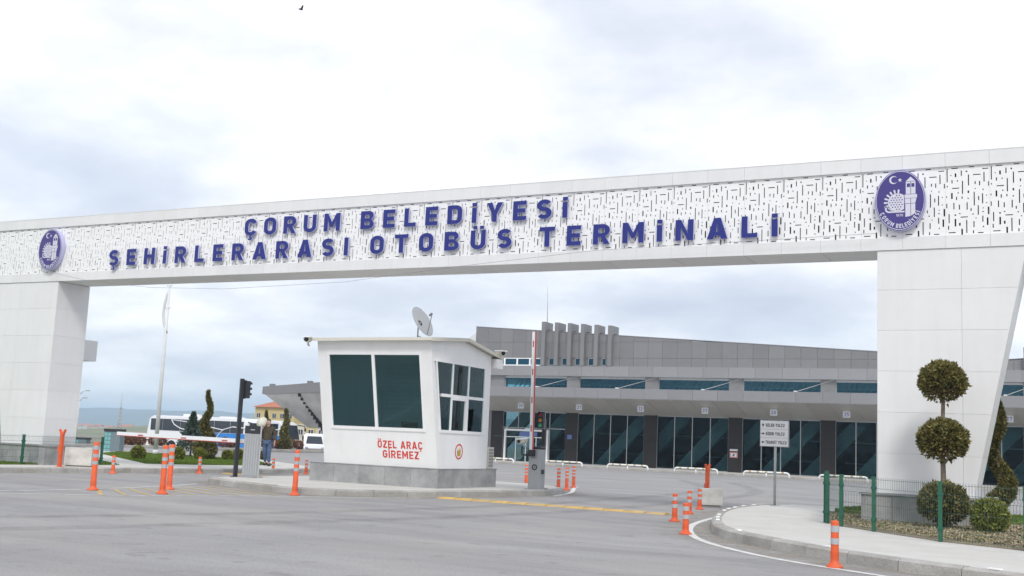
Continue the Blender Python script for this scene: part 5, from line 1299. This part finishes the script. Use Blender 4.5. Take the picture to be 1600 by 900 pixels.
# ------------------------------------------------------------------ lamps and masts
lp = thing('street_lamp', 'tall pale lamp pole with a long bowed fin near its top on the left lawn', 'street lamp', (-35.02, 15.9, .12))
b = BM(); tube(b, [(0, 0, 0), (0, 0, 4), (0, 0, 8.1)], [.10, .08, .055], 12); obj('pole', b, 'lampwhite', lp, local=True)
b = BM(); box(b, -.2, .2, -.2, .2, 0, .03); tube(b, [(0, 0, .03), (0, 0, .25)], .13, 12); obj('base_plate', b, 'lampwhite', lp, local=True)
b = BM(); pts = [(.03, 0, 7.95), (-.10, -.02, 7.6), (-.20, -.03, 7.1), (-.22, -.03, 6.7), (-.14, -.02, 6.2), (.12, 0, 5.78)]
tube(b, pts, [.03, .055, .06, .06, .055, .035], 8); obj('bowed_fin', b, 'lampwhite', lp, local=True)
b = BM(); tube(b, [(-.16, 0, 6.98), (.16, 0, 6.98)], .03, 8); tube(b, [(-.14, 0, 8.05), (.16, 0, 8.05)], .03, 8); obj('cross_bar', b, 'lampwhite', lp, local=True)
fl = thing('street_lamp', 'distant two-armed street lamp just right of the left pier', 'street lamp', (-145.2, 110, tz(-145, 110)))
b = BM(); tube(b, [(0, 0, 0), (0, 0, 8.0)], [.12, .07], 8); obj('pole', b, 'lampwhite', fl, local=True)
for dx, z in ((1.4, 8.2), (.95, 7.0)):
    b = BM(); tube(b, [(0, 0, z - .5), (dx * .6, 0, z), (dx, 0, z + .05)], .06, 6); obj('arm', b, 'lampwhite', fl, local=True)
    b = BM(); box(b, dx - .1, dx + .7, -.14, .14, z, z + .14); bevel(b, .03); obj('lamp_head', b, 'pole', fl, local=True)
ms = thing('lattice_mast', 'thin distant lattice mast between the lamp pole and the left pier', 'mast', (-177.4, 150, tz(-177, 150)))
b = BM()
for sx, sy in ((-.45, -.45), (.45, -.45), (.45, .45), (-.45, .45)): tube(b, [(sx, sy, 0), (sx * .25, sy * .25, 7.5)], .05, 5)
obj('leg_frame', b, 'pole', ms, local=True)
b = BM()
for k in range(10):
    z0, z1 = k * .75, (k + 1) * .75; f0, f1 = 1 - .75 * z0 / 7.5, 1 - .75 * z1 / 7.5
    q = [(-.45, -.45), (.45, -.45), (.45, .45), (-.45, .45)]
    for i in range(4):
        a, c = q[i], q[(i + 1) % 4]; tube(b, [(a[0] * f0, a[1] * f0, z0), (c[0] * f1, c[1] * f1, z1)], .03, 4)
obj('bracing', b, 'pole', ms, local=True)
b = BM(); tube(b, [(0, 0, 7.4), (0, 0, 10.5)], .04, 5); obj('aerial', b, 'pole', ms, local=True)

# ------------------------------------------------------------------ coaches and minibus
def coach(loc, rz, label):
    t = thing('coach', label, 'bus', loc, rz, 'white coaches parked beyond the median')
    L, Wd, Hh = 13.3, 2.5, 3.55
    prof = [(-L / 2, .45), (-L / 2 + .05, 2.0), (-L / 2 + .25, 3.25), (-L / 2 + .7, Hh - .05), (-L / 2 + 1.2, Hh), (L / 2 - 1.6, Hh), (L / 2 - .9, Hh - .1), (L / 2 - .45, 3.1), (L / 2 - .1, 1.7), (L / 2, .9), (L / 2 - .05, .35), (-L / 2 + .1, .35)]
    b = BM(); prism(b, prof, -Wd / 2, Wd / 2, 'y'); bevel(b, .12, 2); obj('body', b, 'bus', t, local=True)
    for s in (-1, 1):
        y0, y1 = sorted((s * (Wd / 2 + .004), s * (Wd / 2 + .03)))
        xs_ = [-L / 2 + .5, -L / 2 + 2.1, -L / 2 + 4.4, -L / 2 + 6.6, -L / 2 + 8.7, -L / 2 + 10.7, L / 2 - .95]
        for a, c in zip(xs_, xs_[1:]):
            b = BM(); box(b, a + .025, c - .025, y0, y1, 2.10, 3.22); bevel(b, .02); obj('window', b, 'vglass', t, local=True)
        y0, y1 = sorted((s * (Wd / 2 + .004), s * (Wd / 2 + .012)))
        b = BM(); prism(b, [(.2, 2.06), (6.2, 2.06), (6.2, .5), (3.0, .5), (1.6, 1.2)], y0, y1, 'y'); obj('livery_panel', b, 'busblue', t, local=True)
        b = BM(); prism(b, [(-2.4, 2.04), (.1, 2.04), (.9, 1.7), (-1.6, 1.55)], y0, y1, 'y'); obj('livery_panel', b, 'busnavy', t, local=True)
        yy = s * (Wd / 2 + .045)
        for pts in ([(-3.4, yy, 3.15), (-3.0, yy, 2.7), (-2.2, yy, 2.35), (-.9, yy, 2.15)], [(-3.4, yy, 3.15), (-1.2, yy, 3.0), (1.2, yy, 2.65), (3.3, yy, 2.35)],
                    [(2.4, yy, .7), (2.5, yy, 1.7), (3.2, yy, 2.4), (4.4, yy, 2.7), (6.0, yy, 2.6)]):
            b = BM(); tube(b, pts, .05, 5); obj('livery_line', b, 'bus', t, local=True)
        for x in (-L / 2 + 3.4, L / 2 - 2.7, -L / 2 + 4.7):
            y0, y1 = sorted((s * (Wd / 2 - .25), s * (Wd / 2 + .035)))
            b = BM(); prism(b, [(x + .5 * cos(2 * pi * k / 20), .5 + .5 * sin(2 * pi * k / 20)) for k in range(20)], y0, y1, 'y'); wh = obj('wheel', b, 'tyre', t, local=True)
            y0, y1 = sorted((s * (Wd / 2 + .036), s * (Wd / 2 + .05)))
            b = BM(); prism(b, [(x + .27 * cos(2 * pi * k / 16), .5 + .27 * sin(2 * pi * k / 16)) for k in range(16)], y0, y1, 'y'); obj('rim', b, 'reflect', wh, local=True)
            y0, y1 = sorted((s * (Wd / 2 + .004), s * (Wd / 2 + .02)))
            b = BM(); fill_shapes(b, [([(x + .66 * cos(radians(a)), .5 + .66 * sin(radians(a))) for a in range(0, 181, 12)] , [])], lambda u, v: Vector((u, s * (Wd / 2 + .006), v)), 0); obj('wheel_arch', b, 'rubber', t, local=True)
        b = BM(); tube(b, [(L / 2 - .5, s * 1.2, 3.2), (L / 2 + .25, s * 1.45, 3.1), (L / 2 + .3, s * 1.5, 2.6)], [.05, .05, .12], 6); obj('mirror', b, 'black', t, local=True)
    b = BM(); hexa(b, [(L / 2 - .085, -1.1, 1.75), (L / 2 - .06, -1.1, 1.75), (L / 2 - .06, 1.1, 1.75), (L / 2 - .085, 1.1, 1.75), (L / 2 - .44, -1.05, 3.15), (L / 2 - .41, -1.05, 3.15), (L / 2 - .41, 1.05, 3.15), (L / 2 - .44, 1.05, 3.15)]); obj('windscreen', b, 'vglass', t, local=True)
    b = BM(); box(b, -2.4, -.4, -.8, .8, Hh + .002, Hh + .22); bevel(b, .06); obj('roof_unit', b, 'bus', t, local=True)
    return t
c1 = coach((-73.15, 61.3, -.9), 0, 'long white coach with blue livery panels parked behind the shrubs')
dup(c1, (-74.1, 67.6, -.9), 0, 'second white coach whose dark front shows beside the walking man')
mb = thing('minibus', 'white minibus facing forward at the left edge of the booth', 'minibus', (-59.3, 60.2, tz(-59.3, 60.2)), radians(-50))
b = BM(); prism(b, [(-2.6, .35), (2.35, .35), (2.5, .6), (2.42, 1.0), (1.75, 1.2), (1.05, 2.05), (.5, 2.22), (-2.4, 2.22), (-2.6, 2.0)], -.95, .95, 'y'); bevel(b, .16, 3); obj('body', b, 'bus', mb, local=True)
b = BM(); hexa(b, [(1.68, -.76, 1.26), (1.73, -.76, 1.30), (1.73, .76, 1.30), (1.68, .76, 1.26), (1.13, -.62, 1.93), (1.18, -.62, 1.97), (1.18, .62, 1.97), (1.13, .62, 1.93)]); obj('windscreen', b, 'vglass', mb, local=True)
b = BM(); box(b, 2.44, 2.54, -.7, .7, .5, .85); obj('grille', b, 'rubber', mb, local=True)
b = BM(); prism(b, [(2.2, .32), (2.58, .36), (2.60, .78), (2.2, .78)], -.98, .98, 'y'); bevel(b, .05); obj('bumper', b, 'rubber', mb, local=True)
b = BM(); tube(b, [(2.62, -.95, .9), (2.62, .95, .9)], .03, 6); obj('trim_bar', b, 'reflect', mb, local=True)
for s in (-1, 1):
    b = BM(); box(b, 2.40, 2.51, s * .72 - .14, s * .72 + .14, .86, 1.02); obj('headlight', b, 'reflect', mb, local=True)
    y0, y1 = sorted((s * .955, s * .965)); b = BM(); box(b, -2.2, 1.0, y0, y1, 1.3, 1.95); obj('window', b, 'vglass', mb, local=True)
    for x in (-1.6, 1.6):
        y0, y1 = sorted((s * .75, s * .975)); b = BM(); prism(b, [(x + .34 * cos(2 * pi * k / 18), .34 + .34 * sin(2 * pi * k / 18)) for k in range(18)], y0, y1, 'y'); obj('wheel', b, 'tyre', mb, local=True)

# ------------------------------------------------------------------ far buildings
wg = thing('cantilever_building', 'grey building with a deep fascia and sloping bare concrete underside beyond the median', 'building', (-64, 74, -1))
FL, FT = lambda x: 5.40 + (x + 73.8) * .045, lambda x: 6.20 + (x + 73.8) * .078
XR_ = -52.0
b = BM(); prism(b, [(-73.8, FL(-73.8)), (XR_, FL(XR_)), (XR_, FT(XR_)), (-73.8, FT(-73.8))], 70, 70.4, 'y'); obj('fascia', b, 'acp', wg)
b = BM(); hexa(b, [(-73.75, 70.41, FL(-73.8)), (XR_, 70.41, FL(XR_)), (XR_, 74, 1.5), (-70.58, 74, 2.12), (-73.75, 70.41, FT(-73.8) - .1), (XR_, 70.41, FT(XR_) - .1), (XR_, 74, 6.9), (-73.2, 74, 5.9)]); obj('sloping_slab', b, 'rawconc', wg)
for x in (-73.0, -68.1, -63): b = BM(); box(b, x, x + .5, 70.1, 70.5, FT(x) - .02, FT(x) + .25); obj('roof_upstand', b, 'acp', wg)
b = BM()
for k in range(10):
    t = (k + .5) / 10; y = 70.5 + 3.4 * t; x = -69.3 + 1.0 * t; z = FL(-69.3) + (2.0 - FL(-69.3)) * t
    box(b, x - .13, x + .13, y - .30, y + .26, z - .16 - .02 * k, z + .45)
obj('stepped_beam', b, 'acpcol', wg)
for x in (-60.5, -54): b = BM(); box(b, x, x + .8, 73.0, 74.2, -1.2, 2.6); obj('pier', b, 'rawconc', wg)
def block(name, label, loc, w, d, h, cols, rows, wallm, ww, wh, roof=None, z0=1.0, bands=None, cat='house'):
    t = thing(name, label, cat, loc)
    b = BM(); box(b, -w / 2, w / 2, -d / 2, d / 2, 0, h); obj('wall', b, wallm, t, local=True)
    if bands:
        for k in range(bands):
            if k % 2: b = BM(); box(b, -w / 2 + k * w / bands, -w / 2 + (k + 1) * w / bands, -d / 2 - .06, -d / 2 - .002, 0, h - .02); obj('wall_bay', b, 'render', t, local=True)
    fm, pm = 'upvc', 'vglass'
    for r_ in range(rows):
        for c_ in range(cols):
            x = -w / 2 + (c_ + .5) * w / cols; z = z0 + r_ * (h - z0) / rows
            b = BM(); box(b, x - ww / 2, x + ww / 2, -d / 2 - .12, -d / 2 - .065, z, z + wh); wn = obj('window', b, fm, t, local=True)
            for s in (-1, 1):
                b = BM(); box(b, x + s * ww / 4 - ww / 4 + .06, x + s * ww / 4 + ww / 4 - .04, -d / 2 - .14, -d / 2 - .122, z + .07, z + wh - .07); obj('pane', b, pm, wn, local=True)
    if roof:
        e = .8; b = BM(); V = [b.verts.new(p) for p in ((-w / 2 - e, -d / 2 - e, h + .02), (w / 2 + e, -d / 2 - e, h + .02), (w / 2 + e, d / 2 + e, h + .02), (-w / 2 - e, d / 2 + e, h + .02), (-w / 2 + d / 2, 0, h + roof), (w / 2 - d / 2, 0, h + roof))]
        for f in ((0, 1, 5, 4), (1, 2, 5), (2, 3, 4, 5), (3, 0, 4), (3, 2, 1, 0)): b.faces.new([V[i] for i in f])
        obj('roof', b, 'rooftile', t, local=True)
    return t
hs = block('apartment_house', 'tall yellow house with a red hipped roof left of the concrete cantilever', (-217, 254, tz(-217, 254)), 15, 10, 14.0, 5, 4, 'sandstone', 1.5, 1.5, roof=2.4)
for k in range(3):
    b = BM(); box(b, -6, -1.5, -6.2, -5.15, 3.2 + k * 3.3, 4.1 + k * 3.3); obj('balcony', b, 'render', hs, local=True)
block('apartment_block', 'long low yellow and cream block with small windows under the concrete cantilever', (-101, 124, -1.2), 26, 8, 4.2, 13, 2, 'sandstone', 1.0, .95, z0=.75, bands=13, cat='apartment block')
def town_house(seed, loc, w, h, first_=None):
    rnd = random.Random(seed); t = thing('distant_house', 'tiny pale house with a red roof in the distant town below the hills', 'house', loc, rnd.uniform(-.4, .4), 'houses of the distant town')
    b = BM(); box(b, -w / 2, w / 2, -5, 5, 0, h); obj('wall', b, rnd.choice(['render', 'render', 'sandstone', 'block']), t, local=True)
    b = BM(); prism(b, [(-5.6, h + .02), (5.6, h + .02), (0, h + 2.6)], -w / 2 - .6, w / 2 + .6, 'x'); obj('roof', b, 'rooftile', t, local=True)
    for k in range(3):
        b = BM(); x = -w / 2 + (k + .5) * w / 3; box(b, x - .7, x + .7, -5.1, -5.005, h * .5, h * .5 + 1.5); obj('window', b, 'vglass', t, local=True)
rnd = random.Random(77)
for k in range(46):
    a = radians(rnd.uniform(43.5, 49.2)); D_ = rnd.uniform(1500, 2900); x, y = -sin(a) * D_, cos(a) * D_
    town_house(k, (x, y, tz(x, y) - .5), rnd.uniform(9, 20), rnd.uniform(4, 8))

# ------------------------------------------------------------------ people
def skin_mesh(name, verts, edges, radii, m, root=0, sub=2):
    bm = BM(); lay = bm.verts.layers.skin.verify()
    vs = [bm.verts.new(v) for v in verts]
    for a, c in edges: bm.edges.new((vs[a], vs[c]))
    for v, r in zip(vs, radii): v[lay].radius = r if isinstance(r, tuple) else (r, r)
    vs[root][lay].use_root = True
    me = bpy.data.meshes.new(name); bm.to_mesh(me); bm.free(); o = bpy.data.objects.new(name, me); COL.objects.link(o)
    sk = o.modifiers.new('skin', 'SKIN'); sk.use_smooth_shade = True; sb = o.modifiers.new('sub', 'SUBSURF'); sb.levels = sub; sb.render_levels = sub
    dg = bpy.context.evaluated_depsgraph_get(); dg.update(); res = bpy.data.meshes.new_from_object(o.evaluated_get(dg)); res.name = name
    bpy.data.objects.remove(o); res.materials.clear(); res.materials.append(M[m])
    for p in res.polygons: p.use_smooth = True
    return res
# joints of a walking man, facing -y, 1.75 m tall
J = dict(pel=(0, 0, .93), waist=(0, .01, 1.08), chest=(0, .0, 1.30), neck=(0, -.02, 1.475), chin=(0, -.05, 1.545), head=(0, -.055, 1.63), crown=(0, -.045, 1.715),
         lsh=(.19, .0, 1.41), lel=(.27, .04, 1.14), lwr=(.29, -.04, .90), lha=(.29, -.06, .84), rsh=(-.19, .0, 1.41), rel=(-.29, -.02, 1.17), rwr=(-.20, -.20, 1.33), rha=(-.19, -.23, 1.39),
         lhi=(.09, 0, .90), lkn=(.11, -.09, .49), lan=(.115, -.03, .10), lto=(.135, -.17, .045), rhi=(-.09, 0, .90), rkn=(-.10, .0, .49), ran=(-.105, .17, .12), rto=(-.13, .06, .05))
def limb(names, rad): return [J[n] for n in names], rad
def make_person(t, jm, tm, sm_, hm):
    names = ['pel', 'waist', 'chest', 'neck', 'chin', 'head', 'crown', 'lsh', 'lel', 'lwr', 'lha', 'rsh', 'rel', 'rwr', 'rha', 'lhi', 'lkn', 'lan', 'lto', 'rhi', 'rkn', 'ran', 'rto']
    R_ = [.13, .125, .145, .055, .062, .085, .06, .065, .042, .028, .032, .065, .042, .028, .032, .085, .055, .038, .033, .085, .055, .038, .033]
    E_ = [('pel', 'waist'), ('waist', 'chest'), ('chest', 'neck'), ('neck', 'chin'), ('chin', 'head'), ('head', 'crown'), ('chest', 'lsh'), ('lsh', 'lel'), ('lel', 'lwr'), ('lwr', 'lha'), ('chest', 'rsh'), ('rsh', 'rel'), ('rel', 'rwr'), ('rwr', 'rha'),
          ('pel', 'lhi'), ('lhi', 'lkn'), ('lkn', 'lan'), ('lan', 'lto'), ('pel', 'rhi'), ('rhi', 'rkn'), ('rkn', 'ran'), ('ran', 'rto')]
    V = [J[n] for n in names]; E_ = [(names.index(a), names.index(c)) for a, c in E_]
    # fingers and thumbs, rooted in the palms; nose and ears on the head
    for sgn, hand, dirn, curl in ((1, 'lha', Vector((0, -.15, -1)), Vector((0, -.5, 0))), (-1, 'rha', Vector((.2, -.25, 1)), Vector((.4, .5, 0)))):
        hb = Vector(J[hand]); hi = names.index(hand); dirn = dirn.normalized(); side = Vector((0, 1, 0)) if sgn > 0 else Vector((.9, 0, .1)).normalized()
        for k, ln in enumerate((.075, .085, .08, .062)):
            p0 = hb + side * (.033 - .022 * k) + dirn * .035; p1 = p0 + dirn * ln * .5; p2 = p1 + (dirn + curl * .8).normalized() * ln * .5
            i = len(V); V += [tuple(p0), tuple(p1), tuple(p2)]; R_ += [.011, .0095, .008]; E_ += [(hi, i), (i, i + 1), (i + 1, i + 2)]
        p0 = hb - side * -.045 + dirn * .0; p1 = p0 + (dirn + side * .7).normalized() * .05
        i = len(V); V += [tuple(p0), tuple(p1)]; R_ += [.013, .010]; E_ += [(hi, i), (i, i + 1)]
    h = Vector(J['head']); hi = names.index('head')
    for d, r in ((Vector((0, -.098, -.012)), .014), (Vector((.085, .01, -.01)), .014), (Vector((-.085, .01, -.01)), .014)):
        i = len(V); V.append(tuple(h + d)); R_.append(r); E_.append((hi, i))
    bd = mk('body', skin_mesh('body', V, E_, R_, 'skin'), 'skin', t)
    for s in (-1, 1):
        b = BM(); ball(b, (s * .032, -.132, 1.645), .011, 1); obj('eye', b, 'black', bd, local=True)
    b = BM(); box(b, -.025, .025, -.140, -.126, 1.583, 1.590); obj('mouth', b, 'lens_red', bd, local=True)
    jn = ['hem', 'waist', 'chest', 'collar', 'lsh', 'lel', 'lwr', 'rsh', 'rel', 'rwr']
    JV = [(0, .0, .86), J['waist'], (0, .0, 1.31), (0, -.01, 1.46), J['lsh'], J['lel'], (.288, -.025, .945), J['rsh'], J['rel'], (-.215, -.175, 1.30)]
    JR = [(.205, .155), (.185, .15), (.20, .16), (.085, .085), .092, .072, .055, .092, .072, .055]
    mk('jacket', skin_mesh('jacket', JV, [(0, 1), (1, 2), (2, 3), (2, 4), (4, 5), (5, 6), (2, 7), (7, 8), (8, 9)], JR, jm), jm, t)
    TV = [(0, 0, .96), J['lhi'], J['lkn'], (.115, -.035, .13), J['rhi'], J['rkn'], (-.105, .155, .15)]
    mk('trousers', skin_mesh('trousers', TV, [(0, 1), (1, 2), (2, 3), (0, 4), (4, 5), (5, 6)], [(.15, .13), .105, .078, .066, .105, .078, .066], tm), tm, t)
    for s, an, to in ((1, 'lan', 'lto'), (-1, 'ran', 'rto')):
        a, c = Vector(J[an]), Vector(J[to]); mk('shoe', skin_mesh('shoe', [tuple(a + Vector((0, .035, -.045))), tuple(a + Vector((0, -.01, -.045))), tuple(c + Vector((0, .02, 0))), tuple(c + Vector((0, -.05, 0)))], [(0, 1), (1, 2), (2, 3)], [.052, .058, .05, .036], sm_, 1), sm_, t)
    mk('hair', skin_mesh('hair', [(0, .0, 1.60), (0, .005, 1.67), (0, -.03, 1.72), (0, -.085, 1.715)], [(0, 1), (1, 2), (2, 3)], [.07, .082, .078, .045], hm), hm, t)
mn = thing('person', 'man in an olive jacket and blue jeans walking with a white sack on his shoulder', 'person', (-23.7, 10.15, .155), radians(18))
make_person(mn, 'jacket', 'jeans', 'shoe', 'hair')
sk_ = thing('sack', 'bulky off white sack carried on the right shoulder of the walking man', 'sack', (-23.7, 10.15, .155), radians(18))
mk('sack_body', skin_mesh('sack_body', [(-.20, -.16, 1.42), (-.25, -.14, 1.52), (-.27, -.08, 1.62), (-.22, .02, 1.68), (-.20, .12, 1.62)], [(0, 1), (1, 2), (2, 3), (3, 4)], [.11, .20, .23, .20, .10], 'sack'), 'sack', sk_)
mk('sack_tie', skin_mesh('sack_tie', [(-.20, -.17, 1.36), (-.20, -.17, 1.42), (-.20, -.165, 1.45)], [(0, 1), (1, 2)], [.07, .03, .06], 'sack', 1), 'sack', sk_)
m2 = thing('person', 'distant person in a long dark coat standing by the median left of the booth', 'person', (-59.6, 59.0, tz(-59.6, 59.0)), radians(-30))
def recolour(src, dst, ms):
    for ch in src.children:
        c = ch.copy(); COL.objects.link(c); c.parent = dst
        for s in c.material_slots:
            n = ms.get(ch.name.split('.')[0])
            if n: s.link = 'OBJECT'; s.material = M[n]
        for g_ in ch.children:
            d = g_.copy(); COL.objects.link(d); d.parent = c
recolour(mn, m2, {'jacket': 'coatdark', 'trousers': 'coatdark', 'shoe': 'rubber', 'hair': 'hair'})

# bird high over the gate
bd_ = thing('bird', 'small dark bird flying with raised wings high in the sky', 'bird', (-32.75, 21.35, 23.73), radians(60))
bd_.scale = (.62, .62, .62)
b = BM(); tube(b, [(-.19, 0, .0), (-.1, 0, .0), (.02, 0, .01), (.13, 0, .03), (.19, 0, .04), (.23, 0, .03)], [.02, .045, .06, .05, .035, .008], 10); obj('body', b, 'bird', bd_, local=True)
for s in (-1, 1):
    b = BM(); V = [(.10, 0, .03), (.13, s * .18, .16), (.06, s * .42, .27), (-.04, s * .36, .22), (-.07, s * .16, .13), (-.06, 0, .02)]
    prism(b, [(p[0], p[1]) for p in V], 0, .012, 'z')
    for v in b.verts: v.co.z += abs(v.co.y) * .68
    obj('wing', b, 'bird', bd_, local=True)
b = BM(); prism(b, [(-.17, -.02), (-.17, .02), (-.30, .06), (-.30, -.06)], -.006, .006, 'z'); obj('tail', b, 'bird', bd_, local=True)

# ------------------------------------------------------------------ air
b = BM(); box(b, -8200, 8200, -1200, 7000, -12, 128); hz_o = obj('haze', b, [], None); struct(hz_o, 'stuff')
hm_ = bpy.data.materials.new('haze air'); hm_.use_nodes = True; t_ = hm_.node_tree; t_.nodes.clear()
ho = N(t_, 'ShaderNodeOutputMaterial'); hv = N(t_, 'ShaderNodeVolumePrincipled'); hv.inputs['Density'].default_value = 0.00027
hv.inputs['Color'].default_value = (0.62, 0.81, 1.0, 1); hv.inputs['Anisotropy'].default_value = 0.1
t_.links.new(hv.outputs[0], ho.inputs['Volume'])
hz_o.data.materials.append(hm_)
